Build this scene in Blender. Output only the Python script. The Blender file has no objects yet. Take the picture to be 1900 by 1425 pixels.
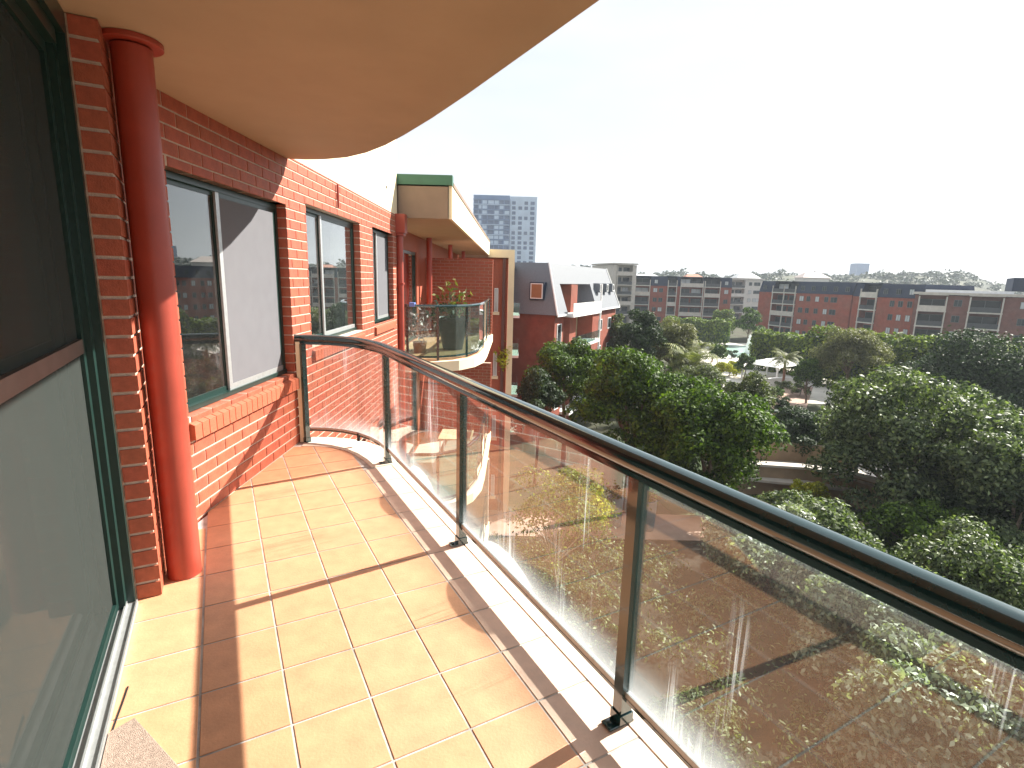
import bpy, math, random
import numpy as np
from mathutils import Matrix, Vector
random.seed(7); RNG = np.random.default_rng(11)
S = bpy.context.scene; COL = S.collection
PI = math.pi; R = math.radians

# ------------------------------------------------------------------ camera
cam = bpy.data.cameras.new("camera"); camo = bpy.data.objects.new("camera", cam); COL.objects.link(camo)
cam.sensor_width = 36.0; cam.lens = 984.4/1900*36; cam.clip_start = 0.05; cam.clip_end = 3000
pit, rol = 0.1937, 0.0257
rt = Vector((math.cos(rol), math.sin(rol)*math.sin(pit), math.sin(rol)*math.cos(pit)))
up = Vector((-math.sin(rol), math.cos(rol)*math.sin(pit), math.cos(rol)*math.cos(pit)))
fw = Vector((0, math.cos(pit), -math.sin(pit)))
M = Matrix(((rt.x, up.x, -fw.x, 0), (rt.y, up.y, -fw.y, 0), (rt.z, up.z, -fw.z, 1.63), (0, 0, 0, 1)))
camo.matrix_world = M
S.camera = camo

# ------------------------------------------------------------------ light
SUN = Vector((1.115, 0.753, 1.015)).normalized()      # towards the sun
sl = bpy.data.lights.new("sun", 'SUN'); sl.energy = 5.0; sl.angle = R(0.55); sl.color = (1.0, 0.95, 0.86)
so = bpy.data.objects.new("sun", sl); COL.objects.link(so)
so.rotation_euler = (-SUN).to_track_quat('-Z', 'Y').to_euler()
S.view_settings.view_transform = 'Standard'; S.view_settings.look = 'None'
S.view_settings.exposure = 1.5; S.view_settings.gamma = 1.0; S.view_settings.use_curve_mapping = False
S.render.engine = 'CYCLES'
S.render.resolution_x = 1024; S.render.resolution_y = 768
S.cycles.max_bounces = 8; S.cycles.transparent_max_bounces = 24

W = bpy.data.worlds.new("World"); S.world = W; W.use_nodes = True
nt = W.node_tree; nt.nodes.clear()
def N(t, kind, **kw):
    n = t.nodes.new(kind)
    for k, v in kw.items(): setattr(n, k, v)
    return n
sky = N(nt, 'ShaderNodeTexSky', sky_type='NISHITA', sun_disc=False)
sky.sun_elevation = math.asin(SUN.z); sky.sun_rotation = math.atan2(SUN.x, SUN.y)
sky.air_density = 1.0; sky.dust_density = 1.6; sky.ozone_density = 1.2; sky.altitude = 20
tc = N(nt, 'ShaderNodeTexCoord'); mp = N(nt, 'ShaderNodeMapping'); mp.inputs['Scale'].default_value = (1.0, 1.0, 3.6)
nz = N(nt, 'ShaderNodeTexNoise'); nz.inputs['Scale'].default_value = 1.9; nz.inputs['Detail'].default_value = 6; nz.inputs['Roughness'].default_value = .55
cr = N(nt, 'ShaderNodeValToRGB'); cr.color_ramp.elements[0].position = .36; cr.color_ramp.elements[1].position = .62
cr.color_ramp.elements[0].color = (.78, .78, .78, 1); cr.color_ramp.elements[1].color = (.97, .97, .97, 1)
mx = N(nt, 'ShaderNodeMixRGB'); mx.inputs['Color2'].default_value = (6.7, 7.05, 7.5, 1)
bg = N(nt, 'ShaderNodeBackground'); bg.inputs['Strength'].default_value = 0.052
wo = N(nt, 'ShaderNodeOutputWorld')
L = nt.links.new
L(tc.outputs['Generated'], mp.inputs[0]); L(mp.outputs[0], nz.inputs['Vector']); L(nz.outputs['Fac'], cr.inputs[0])
L(cr.outputs[0], mx.inputs['Fac']); L(sky.outputs[0], mx.inputs['Color1']); L(mx.outputs[0], bg.inputs[0]); L(bg.outputs[0], wo.inputs[0])

# ------------------------------------------------------------------ materials
MATS = {}
def mat(name, col, rough=.6, var=.12, scale=6., bump=0., bscale=60., spec=.5, island=0., obj=0., col2=None, trans=0., metal=0., stretch=None, coat=0., coord='Object'):
    if name in MATS: return MATS[name]
    m = bpy.data.materials.new(name); m.use_nodes = True; t = m.node_tree; t.nodes.clear(); l = t.links.new
    o = N(t, 'ShaderNodeOutputMaterial'); b = N(t, 'ShaderNodeBsdfPrincipled')
    b.inputs['Roughness'].default_value = rough; b.inputs['Specular IOR Level'].default_value = spec; b.inputs['Metallic'].default_value = metal
    b.inputs['Coat Weight'].default_value = coat
    g = N(t, 'ShaderNodeNewGeometry'); oi = N(t, 'ShaderNodeObjectInfo'); tc = N(t, 'ShaderNodeTexCoord')
    src = tc.outputs['Object'] if coord == 'Object' else g.outputs['Position']
    if stretch:
        mp = N(t, 'ShaderNodeMapping'); mp.inputs['Scale'].default_value = stretch; l(src, mp.inputs[0]); src = mp.outputs[0]
    n = N(t, 'ShaderNodeTexNoise'); n.inputs['Scale'].default_value = scale; n.inputs['Detail'].default_value = 7; n.inputs['Roughness'].default_value = .6; l(src, n.inputs['Vector'])
    mr = N(t, 'ShaderNodeMapRange'); mr.inputs[1].default_value = .3; mr.inputs[2].default_value = .7
    mr.inputs[3].default_value = 1-var; mr.inputs[4].default_value = 1+var; l(n.outputs['Fac'], mr.inputs[0])
    base = N(t, 'ShaderNodeMixRGB'); base.inputs['Color1'].default_value = (*col, 1); base.inputs['Color2'].default_value = (*(col2 or col), 1)
    n2 = N(t, 'ShaderNodeTexNoise'); n2.inputs['Scale'].default_value = scale*.37; n2.inputs['Detail'].default_value = 3; l(src, n2.inputs['Vector'])
    m2 = N(t, 'ShaderNodeMapRange'); m2.inputs[1].default_value = .35; m2.inputs[2].default_value = .65; l(n2.outputs['Fac'], m2.inputs[0])
    fac = m2.outputs[0]
    if island:
        mxi = N(t, 'ShaderNodeMath', operation='ADD'); l(g.outputs['Random Per Island'], mxi.inputs[0]); l(oi.outputs['Random'], mxi.inputs[1])
        fr = N(t, 'ShaderNodeMath', operation='FRACT'); l(mxi.outputs[0], fr.inputs[0]); rnd = fr.outputs[0]
    else: rnd = oi.outputs['Random']
    if col2 and (island or obj):
        l(rnd, base.inputs['Fac'])
    elif col2: l(fac, base.inputs['Fac'])
    else: base.inputs['Fac'].default_value = 0
    amt = island or obj
    v = mr.outputs[0]
    if amt:
        r2 = N(t, 'ShaderNodeMapRange'); r2.inputs[3].default_value = 1-amt; r2.inputs[4].default_value = 1+amt; l(rnd, r2.inputs[0])
        mm = N(t, 'ShaderNodeMath', operation='MULTIPLY'); l(v, mm.inputs[0]); l(r2.outputs[0], mm.inputs[1]); v = mm.outputs[0]
    vm = N(t, 'ShaderNodeVectorMath', operation='SCALE'); l(base.outputs[0], vm.inputs[0]); l(v, vm.inputs['Scale'])
    l(vm.outputs[0], b.inputs['Base Color'])
    if bump:
        n3 = N(t, 'ShaderNodeTexNoise'); n3.inputs['Scale'].default_value = bscale; n3.inputs['Detail'].default_value = 5; l(src, n3.inputs['Vector'])
        bp = N(t, 'ShaderNodeBump'); bp.inputs['Strength'].default_value = bump; bp.inputs['Distance'].default_value = .01; l(n3.outputs['Fac'], bp.inputs['Height']); l(bp.outputs[0], b.inputs['Normal'])
    if trans:
        tr = N(t, 'ShaderNodeBsdfTranslucent'); tv = N(t, 'ShaderNodeVectorMath', operation='MULTIPLY'); tv.inputs[1].default_value = (1.25, 1.45, .5); l(vm.outputs[0], tv.inputs[0]); l(tv.outputs[0], tr.inputs[0])
        ms = N(t, 'ShaderNodeMixShader'); ms.inputs[0].default_value = trans; l(b.outputs[0], ms.inputs[1]); l(tr.outputs[0], ms.inputs[2]); l(ms.outputs[0], o.inputs[0])
    else: l(b.outputs[0], o.inputs[0])
    MATS[name] = m; return m

def glass_mat(name, tint=(.93, .97, .95), dust=.0, refl=1.6, dustcol=(.75, .78, .8), arcs=False, rough=.0):
    if name in MATS: return MATS[name]
    m = bpy.data.materials.new(name); m.use_nodes = True; t = m.node_tree; t.nodes.clear(); l = t.links.new
    o = N(t, 'ShaderNodeOutputMaterial'); tr = N(t, 'ShaderNodeBsdfTransparent'); tr.inputs[0].default_value = (*tint, 1)
    gl = N(t, 'ShaderNodeBsdfGlossy'); gl.inputs['Roughness'].default_value = rough; gl.inputs[0].default_value = (1, 1, 1, 1)
    fr = N(t, 'ShaderNodeFresnel'); gg = N(t, 'ShaderNodeNewGeometry'); im = N(t, 'ShaderNodeMapRange'); im.inputs[3].default_value = 1.5; im.inputs[4].default_value = 1/1.5
    l(gg.outputs['Backfacing'], im.inputs[0]); l(im.outputs[0], fr.inputs['IOR'])
    mu = N(t, 'ShaderNodeMath', operation='MULTIPLY', use_clamp=True); mu.inputs[1].default_value = refl; l(fr.outputs[0], mu.inputs[0])
    a = N(t, 'ShaderNodeMixShader'); l(mu.outputs[0], a.inputs[0]); l(tr.outputs[0], a.inputs[1]); l(gl.outputs[0], a.inputs[2])
    out = a.outputs[0]
    if dust:
        df = N(t, 'ShaderNodeBsdfDiffuse'); df.inputs[0].default_value = (*dustcol, 1)
        tl = N(t, 'ShaderNodeBsdfTranslucent'); tl.inputs[0].default_value = (*dustcol, 1)
        d2 = N(t, 'ShaderNodeMixShader'); d2.inputs[0].default_value = .6; l(df.outputs[0], d2.inputs[1]); l(tl.outputs[0], d2.inputs[2])
        g = N(t, 'ShaderNodeNewGeometry'); sp = N(t, 'ShaderNodeSeparateXYZ'); l(g.outputs['Position'], sp.inputs[0])
        n = N(t, 'ShaderNodeTexNoise'); n.inputs['Scale'].default_value = 9; n.inputs['Detail'].default_value = 8; n.inputs['Roughness'].default_value = .7; l(g.outputs['Position'], n.inputs['Vector'])
        mr = N(t, 'ShaderNodeMapRange'); mr.inputs[1].default_value = .35; mr.inputs[2].default_value = .75; mr.inputs[3].default_value = dust*.55; mr.inputs[4].default_value = dust*1.7; l(n.outputs['Fac'], mr.inputs[0])
        fac = mr.outputs[0]
        if arcs:
            # splashed dirt dried low on the glass, plus a streaky run of hard-water marks
            zz = N(t, 'ShaderNodeMapRange'); zz.inputs[1].default_value = .13; zz.inputs[2].default_value = .36; zz.inputs[3].default_value = 1; zz.inputs[4].default_value = 0; l(sp.outputs['Z'], zz.inputs[0])
            pw = N(t, 'ShaderNodeMath', operation='POWER'); pw.inputs[1].default_value = 2.2; l(zz.outputs[0], pw.inputs[0])
            n5 = N(t, 'ShaderNodeTexNoise'); n5.inputs['Scale'].default_value = 2.6; n5.inputs['Detail'].default_value = 2; l(g.outputs['Position'], n5.inputs['Vector'])
            q = N(t, 'ShaderNodeMath', operation='MULTIPLY'); l(pw.outputs[0], q.inputs[0]); l(n5.outputs['Fac'], q.inputs[1])
            q2 = N(t, 'ShaderNodeMath', operation='MULTIPLY'); q2.inputs[1].default_value = .75; l(q.outputs[0], q2.inputs[0])
            ad = N(t, 'ShaderNodeMath', operation='ADD', use_clamp=True); l(fac, ad.inputs[0]); l(q2.outputs[0], ad.inputs[1])
            mp = N(t, 'ShaderNodeMapping'); mp.inputs['Scale'].default_value = (110, 110, 2.2); l(g.outputs['Position'], mp.inputs[0])
            n6 = N(t, 'ShaderNodeTexNoise'); n6.inputs['Scale'].default_value = 1.; n6.inputs['Detail'].default_value = 4; l(mp.outputs[0], n6.inputs['Vector'])
            st = N(t, 'ShaderNodeMapRange'); st.inputs[1].default_value = .54; st.inputs[2].default_value = .64; l(n6.outputs['Fac'], st.inputs[0])
            mp2 = N(t, 'ShaderNodeMapping'); mp2.inputs['Scale'].default_value = (5.2, 5.2, 1.0); mp2.inputs['Location'].default_value = (.6, .2, 0); l(g.outputs['Position'], mp2.inputs[0])
            n7 = N(t, 'ShaderNodeTexNoise'); n7.inputs['Scale'].default_value = 1.; n7.inputs['Detail'].default_value = 1; l(mp2.outputs[0], n7.inputs['Vector'])
            s2 = N(t, 'ShaderNodeMapRange'); s2.inputs[1].default_value = .56; s2.inputs[2].default_value = .66; s2.inputs[4].default_value = .42; l(n7.outputs['Fac'], s2.inputs[0])
            s3 = N(t, 'ShaderNodeMath', operation='MULTIPLY'); l(st.outputs[0], s3.inputs[0]); l(s2.outputs[0], s3.inputs[1])
            a2 = N(t, 'ShaderNodeMath', operation='ADD', use_clamp=True); l(ad.outputs[0], a2.inputs[0]); l(s3.outputs[0], a2.inputs[1])
            # half-round patches of dried dirt above the middle of the two nearest panels
            dd = N(t, 'ShaderNodeVectorMath', operation='DOT_PRODUCT'); dd.inputs[1].default_value = (math.sin(-.5046), math.cos(-.5046), 0); l(g.outputs['Position'], dd.inputs[0])
            us = []
            for mid, wd in ((2.24, .26), (3.58, .25)):
                s_ = N(t, 'ShaderNodeMath', operation='SUBTRACT'); s_.inputs[1].default_value = mid; l(dd.outputs['Value'], s_.inputs[0])
                d_ = N(t, 'ShaderNodeMath', operation='DIVIDE'); d_.inputs[1].default_value = wd; l(s_.outputs[0], d_.inputs[0])
                p_ = N(t, 'ShaderNodeMath', operation='MULTIPLY'); l(d_.outputs[0], p_.inputs[0]); l(d_.outputs[0], p_.inputs[1]); us.append(p_)
            mn = N(t, 'ShaderNodeMath', operation='MINIMUM'); l(us[0].outputs[0], mn.inputs[0]); l(us[1].outputs[0], mn.inputs[1])
            z1_ = N(t, 'ShaderNodeMapRange', clamp=False); z1_.inputs[1].default_value = .145; z1_.inputs[2].default_value = .232; l(sp.outputs['Z'], z1_.inputs[0])
            z2_ = N(t, 'ShaderNodeMath', operation='MULTIPLY'); l(z1_.outputs[0], z2_.inputs[0]); l(z1_.outputs[0], z2_.inputs[1])
            rr_ = N(t, 'ShaderNodeMath', operation='ADD'); l(mn.outputs[0], rr_.inputs[0]); l(z2_.outputs[0], rr_.inputs[1])
            mk = N(t, 'ShaderNodeMapRange'); mk.inputs[1].default_value = .9; mk.inputs[2].default_value = 1.08; mk.inputs[3].default_value = .40; mk.inputs[4].default_value = 0; l(rr_.outputs[0], mk.inputs[0])
            a3 = N(t, 'ShaderNodeMath', operation='ADD', use_clamp=True); l(a2.outputs[0], a3.inputs[0]); l(mk.outputs[0], a3.inputs[1]); fac = a3.outputs[0]
        bx = N(t, 'ShaderNodeMixShader'); l(fac, bx.inputs[0]); l(out, bx.inputs[1]); l(d2.outputs[0], bx.inputs[2]); out = bx.outputs[0]
    l(out, o.inputs[0]); MATS[name] = m; return m

def screen_mat(name, col, dens):
    m = bpy.data.materials.new(name); m.use_nodes = True; t = m.node_tree; t.nodes.clear(); l = t.links.new
    o = N(t, 'ShaderNodeOutputMaterial'); tr = N(t, 'ShaderNodeBsdfTransparent'); df = N(t, 'ShaderNodeBsdfDiffuse'); df.inputs[0].default_value = (*col, 1)
    g = N(t, 'ShaderNodeNewGeometry'); n = N(t, 'ShaderNodeTexNoise'); n.inputs['Scale'].default_value = 7; n.inputs['Detail'].default_value = 6; l(g.outputs['Position'], n.inputs['Vector'])
    mr = N(t, 'ShaderNodeMapRange'); mr.inputs[3].default_value = dens-.08; mr.inputs[4].default_value = dens+.08; l(n.outputs['Fac'], mr.inputs[0])
    a = N(t, 'ShaderNodeMixShader'); l(mr.outputs[0], a.inputs[0]); l(tr.outputs[0], a.inputs[1]); l(df.outputs[0], a.inputs[2]); l(a.outputs[0], o.inputs[0])
    MATS[name] = m; return m

brick_m = mat('brick', (.43, .118, .060), .58, .18, 30, .35, 160, .45, island=.16, col2=(.33, .075, .042))
mortar_m = mat('mortar', (.60, .50, .41), .9, .15, 30, .4, 200, .2, coord='P')
sillb_m = mat('sill_brick', (.47, .14, .075), .6, .14, 40, .3, 150, .4, island=.12, col2=(.40, .10, .05))
tile_m = mat('terracotta_tile', (.66, .335, .18), .55, .12, 9, .12, 90, .9, obj=.05, col2=(.62, .29, .15), coord='P')
etile_m = mat('pale_edge_tile', (.76, .54, .42), .55, .12, 9, .12, 90, .9, obj=.05, col2=(.72, .50, .38), coord='P')  # edge tiles in a paler tone than the field tiles
grout_m = mat('grout', (.50, .45, .42), .9, .35, 7, .3, 200, .2, coord='P')
capm_m = mat('edge_render', (.74, .62, .50), .8, .10, 14, .2, 90, .3, coord='P')
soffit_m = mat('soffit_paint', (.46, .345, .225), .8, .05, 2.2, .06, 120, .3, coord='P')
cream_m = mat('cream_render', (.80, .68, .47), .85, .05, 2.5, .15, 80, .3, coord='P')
creamd_m = mat('shaded_cream', (.25, .18, .135), .85, .14, 1.2, .1, 60, .3, coord='P')  # cream darkened in colour to give the canopy end its shade
rail_m = mat('rail_enamel', (.010, .040, .044), .11, .15, 20, .02, 100, .8, coat=.6, coord='P')
green_m = mat('frame_enamel', (.012, .035, .030), .3, .1, 20, 0, 60, .5, coord='P')
alum_m = mat('aluminium_track', (.50, .52, .52), .4, .1, 30, .05, 100, .5, metal=.6, coord='P')
colm_m = mat('column_paint', (.34, .052, .030), .42, .12, 5, .03, 60, .55, coord='P')
gutter_m = mat('gutter_green', (.03, .12, .075), .45, .1, 6, coord='P')
dark_m = mat('room_dark', (.035, .033, .03), .9, .2, 3, coord='P')
curt_m = mat('curtain_cloth', (.45, .44, .42), .9, .08, 3, .1, 60, .2, trans=.25, coord='P')
slate_m = mat('slate_roof', (.145, .158, .178), .6, .2, 14, .3, 8, .5, coord='P')
bluer_m = mat('blue_slate', (.018, .028, .055), .7, .2, 3, .2, 6, .3, coord='P')
fbrick_m = mat('far_brick', (.23, .075, .048), .85, .2, 1.2, .2, 12, .3, col2=(.27, .065, .038), coord='P')
fbrick2_m = mat('far_brown_brick', (.17, .085, .07), .85, .2, 1.2, .2, 12, .3, col2=(.16, .065, .05), coord='P')
conc_m = mat('far_concrete', (.50, .46, .41), .85, .14, 1.5, .1, 10, .3, coord='P')
pale_m = mat('far_pale_render', (.52, .50, .47), .85, .1, 1., .1, 10, .3, coord='P')
white_m = mat('white_paint', (.80, .80, .78), .6, .05, 3, coord='P')
zinc_m = mat('pale_metal_roof', (.66, .67, .68), .5, .08, 2, coord='P')
farglass_m = mat('window_glass', (.02, .028, .032), .25, .3, .6, spec=.35, coord='P')
farcurt_m = mat('window_blind', (.45, .47, .48), .3, .2, .8, spec=.6, coord='P')
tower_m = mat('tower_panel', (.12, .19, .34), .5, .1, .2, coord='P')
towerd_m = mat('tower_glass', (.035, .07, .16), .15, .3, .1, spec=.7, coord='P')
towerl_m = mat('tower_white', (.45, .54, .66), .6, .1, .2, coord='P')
ground_m = mat('ground_earth', (.060, .055, .038), .95, .35, .35, .5, 3, .2, col2=(.05, .06, .03), coord='P')
lawn_m = mat('lawn_grass', (.035, .055, .02), .9, .25, .6, .5, 12, .2, coord='P')
pav_m = mat('pink_paving', (.42, .29, .23), .85, .16, 1.1, .2, 14, .3, col2=(.36, .25, .2), coord='P')
pavl_m = mat('pale_paving', (.68, .64, .57), .85, .12, .8, .2, 10, .3, coord='P')
asph_m = mat('asphalt', (.055, .055, .058), .9, .2, 1.5, .3, 30, .3, coord='P')
hill_m = mat('hill_scrub', (.035, .05, .04), .95, .35, .03, .4, .3, .1, col2=(.10, .10, .07), coord='P')
bark_m = mat('bark', (.15, .11, .08), .9, .3, 4, .6, 25, .2, coord='P')
barkp_m = mat('pale_bark', (.42, .35, .28), .85, .25, 4, .4, 25, .2, coord='P')
potblk_m = mat('black_plastic', (.012, .014, .016), .45, .1, 8, coord='P')
wood_m = mat('pale_timber', (.62, .47, .30), .6, .15, 12, stretch=(1, 14, 1))
mat_m = mat('doormat_pile', (.42, .32, .26), .95, .2, 60, .8, 400, .1, coord='P')
red_m = mat('red_cloth', (.5, .03, .03), .8, .1, 5)
bluec_m = mat('blue_cloth', (.16, .25, .6), .8, .1, 5)
teal_m = mat('teal_cover', (.05, .3, .25), .6, .1, 3)
carw_m = mat('pale_blue_car_paint', (.42, .48, .58), .3, .05, 3, spec=.6, coat=.5)
rub_m = mat('rubber', (.02, .02, .02), .8, .1, 9)
GL = glass_mat('rail_glass', (.955, .985, .98), dust=.006, refl=1.28, arcs=True)
GLC = glass_mat('dirtier_rail_glass', (.84, .80, .78), dust=.02, refl=1.6, arcs=True)  # tinted more, for the dust film on the curved panel
GW = glass_mat('window_pane', (.55, .60, .58), dust=.02, refl=2.6)
GN = glass_mat('far_rail_glass', (.66, .78, .75), dust=.03, refl=1.3)
SCR = screen_mat('light_screen_mesh', (.205, .205, .22), .74)
SCD = screen_mat('dark_screen_mesh', (.055, .064, .060), .52)

def leaf(name, c, c2, tr=.27, rough=.6): return mat(name, c, rough, .35, .9, spec=.22, island=.38, col2=c2, trans=tr, coord='P')
LF = {
 'deep': leaf('leaf_deep_green', (.040, .085, .018), (.075, .125, .022)),
 'fig': leaf('leaf_fig_green', (.022, .055, .008), (.085, .14, .014)),
 'grey': leaf('leaf_grey_green', (.055, .075, .035), (.13, .15, .07)),
 'silver': leaf('leaf_silver_green', (.030, .058, .024), (.16, .195, .095), rough=.5),
 'olive': leaf('leaf_olive', (.12, .13, .06), (.18, .175, .085)),
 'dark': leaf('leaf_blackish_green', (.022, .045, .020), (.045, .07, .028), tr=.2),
 'hedge': leaf('leaf_hedge', (.040, .085, .014), (.17, .21, .030)),
 'lime': leaf('leaf_lime', (.30, .32, .03), (.42, .40, .04)),
 'palm': leaf('leaf_palm', (.10, .13, .04), (.19, .19, .07)),
 'pale': leaf('leaf_sun_pale', (.10, .13, .085), (.34, .38, .28), rough=.4),  # lightened to stand for sun reflecting off the leaves
 'far': leaf('leaf_distant', (.035, .055, .045), (.075, .09, .07), tr=.1),
}

# ------------------------------------------------------------------ object helpers
ORG = {}
def tag(o, label=None, cat=None, group=None, kind=None):
    if label: o['label'] = label
    if cat: o['category'] = cat
    if group: o['group'] = group
    if kind: o['kind'] = kind
    return o
def empty(name, loc, label, cat, group=None):
    o = bpy.data.objects.new(name, None); COL.objects.link(o); o.location = loc; o.empty_display_size = .3
    ORG[o.name] = Vector(loc); return tag(o, label, cat, group)
def link(name, me, org, parent=None):
    o = bpy.data.objects.new(name, me); COL.objects.link(o)
    p = ORG[parent.name] if parent else Vector((0, 0, 0))
    o.location = Vector(org)-p; ORG[o.name] = Vector(org)
    if parent: o.parent = parent
    return o
class MB:
    def __init__(s): s.v = []; s.f = []
    def add(s, vs, fs):
        b = len(s.v); s.v += [tuple(v) for v in vs]; s.f += [tuple(b+i for i in f) for f in fs]; return s
    def box(s, x0, x1, y0, y1, z0, z1, T=None):
        vs = [(x, y, z) for z in (z0, z1) for (x, y) in ((x0, y0), (x1, y0), (x1, y1), (x0, y1))]
        if T: vs = [T(*v) for v in vs]
        return s.add(vs, [(3, 2, 1, 0), (4, 5, 6, 7), (0, 1, 5, 4), (1, 2, 6, 5), (2, 3, 7, 6), (3, 0, 4, 7)])
    def cbox(s, x0, x1, y0, y1, z0, z1, c=.004, ax=1, T=None):
        """box with its +ax face chamfered"""
        lo = [x0, y0, z0]; hi = [x1, y1, z1]; a = ax; b, d = [i for i in (0, 1, 2) if i != a]
        vs = []
        for k, (lev, ins) in enumerate(((lo[a], 0), (hi[a]-c, 0), (hi[a], c))):
            for (p, q) in ((0, 0), (1, 0), (1, 1), (0, 1)):
                v = [0, 0, 0]; v[a] = lev; v[b] = (lo[b]+ins, hi[b]-ins)[p]; v[d] = (lo[d]+ins, hi[d]-ins)[q]; vs.append(tuple(v))
        fs = [(3, 2, 1, 0), (8, 9, 10, 11)]
        for k in (0, 4):
            for i in range(4): j = (i+1) % 4; fs.append((k+i, k+j, k+4+j, k+4+i))
        if ax == 1: fs = [tuple(reversed(f)) for f in fs]
        if T: vs = [T(*v) for v in vs]
        return s.add(vs, fs)
    def prism(s, poly, z0, z1, c=0.):
        n = len(poly); A = sum(poly[i][0]*poly[(i+1) % n][1]-poly[(i+1) % n][0]*poly[i][1] for i in range(n))
        if A < 0: poly = poly[::-1]
        if c:
            cx = sum(p[0] for p in poly)/n; cy = sum(p[1] for p in poly)/n
            def ins(p):
                d = math.hypot(p[0]-cx, p[1]-cy) or 1; k = 1-c*1.3/d; return (cx+(p[0]-cx)*k, cy+(p[1]-cy)*k)
            vs = [(x, y, z0) for x, y in poly]+[(x, y, z1-c) for x, y in poly]+[(*ins(p), z1) for p in poly]
            fs = [tuple(range(n-1, -1, -1)), tuple(range(2*n, 3*n))]
            for k in (0, n): fs += [(k+i, k+(i+1) % n, k+n+(i+1) % n, k+n+i) for i in range(n)]
            return s.add(vs, fs)
        vs = [(x, y, z0) for x, y in poly]+[(x, y, z1) for x, y in poly]
        return s.add(vs, [tuple(range(n-1, -1, -1)), tuple(range(n, 2*n))]+[(i, (i+1) % n, n+(i+1) % n, n+i) for i in range(n)])
    def lathe(s, cx, cy, prof, seg=24):
        b = [(cx+r*math.cos(2*PI*i/seg), cy+r*math.sin(2*PI*i/seg), z) for (r, z) in prof for i in range(seg)]
        fs = [(k*seg+i, k*seg+(i+1) % seg, (k+1)*seg+(i+1) % seg, (k+1)*seg+i) for k in range(len(prof)-1) for i in range(seg)]
        fs += [tuple(range(seg-1, -1, -1)), tuple((len(prof)-1)*seg+i for i in range(seg))]
        return s.add(b, fs)
    def tube(s, pts, rad, seg=8, cap=True):
        pts = [Vector(p) for p in pts]; n = len(pts); rad = rad if isinstance(rad, (list, tuple)) else [rad]*n; vs = []
        for i, p in enumerate(pts):
            d = (pts[min(i+1, n-1)]-pts[max(i-1, 0)]).normalized()
            a = d.cross(Vector((0, 0, 1)) if abs(d.z) < .9 else Vector((1, 0, 0))).normalized(); b = d.cross(a)
            vs += [tuple(p+(a*math.cos(2*PI*k/seg)+b*math.sin(2*PI*k/seg))*rad[i]) for k in range(seg)]
        fs = [(i*seg+k, (i+1)*seg+k, (i+1)*seg+(k+1) % seg, i*seg+(k+1) % seg) for i in range(n-1) for k in range(seg)]
        if cap: fs += [tuple(range(seg)), tuple((n-1)*seg+k for k in range(seg-1, -1, -1))]
        return s.add(vs, fs)
    def sweep(s, path, prof):
        """prof: (offset to the right of the path, z) loop swept along a level path"""
        P = [Vector((p[0], p[1])) for p in path]; n = len(P); m = len(prof); vs = []
        for i, p in enumerate(P):
            d1 = (P[i]-P[i-1]).normalized() if i else None; d2 = (P[i+1]-P[i]).normalized() if i < n-1 else None
            d = ((d1 or d2)+(d2 or d1)).normalized(); k = 1/max(.3, d.dot(d2 or d1)); nn = Vector((d.y, -d.x))*k
            vs += [(p.x+nn.x*o, p.y+nn.y*o, z) for o, z in prof]
        fs = [(i*m+j, i*m+(j+1) % m, (i+1)*m+(j+1) % m, (i+1)*m+j) for i in range(n-1) for j in range(m)]
        fs += [tuple(range(m-1, -1, -1)), tuple((n-1)*m+j for j in range(m))]
        return s.add(vs, fs)
    def build(s, name, m, parent=None, smooth=False, org=None, kind=None, label=None):
        A = np.array(s.v)
        if org is None: lo = A.min(0); hi = A.max(0); org = ((lo[0]+hi[0])/2, (lo[1]+hi[1])/2, lo[2])
        me = bpy.data.meshes.new(name); me.from_pydata((A-np.array(org)).tolist(), [], s.f); me.materials.append(m)
        if smooth:
            for p in me.polygons: p.use_smooth = True
            try: me.set_sharp_from_angle(angle=R(40))
            except Exception: pass
        o = link(name, me, org, parent)
        if kind: o['kind'] = kind
        if label: o['label'] = label
        return o
def share(src, name, org, parent, rz=0.):
    o = link(name, src.data, org, parent); o.rotation_euler.z = rz; return o

# balcony directions: TD(t, d): d along the sliding door and the rail, t out towards the rail
ca, sa = math.cos(-.5046), math.sin(-.5046)
def TD(t, d, z=None):
    p = (t*ca+d*sa, -t*sa+d*ca); return p if z is None else (*p, z)
WX = -2.084                                # outer face of the window wall; s runs along +Y
RAIL = [(1.228, -2.6), (1.228, 4.42), (1.212, 4.64), (1.172, 4.85), (1.098, 5.05), (.99, 5.21), (.855, 5.33), (.72, 5.405), (.66, 5.425)]
FH = 2.95
G = -12.0

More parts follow.
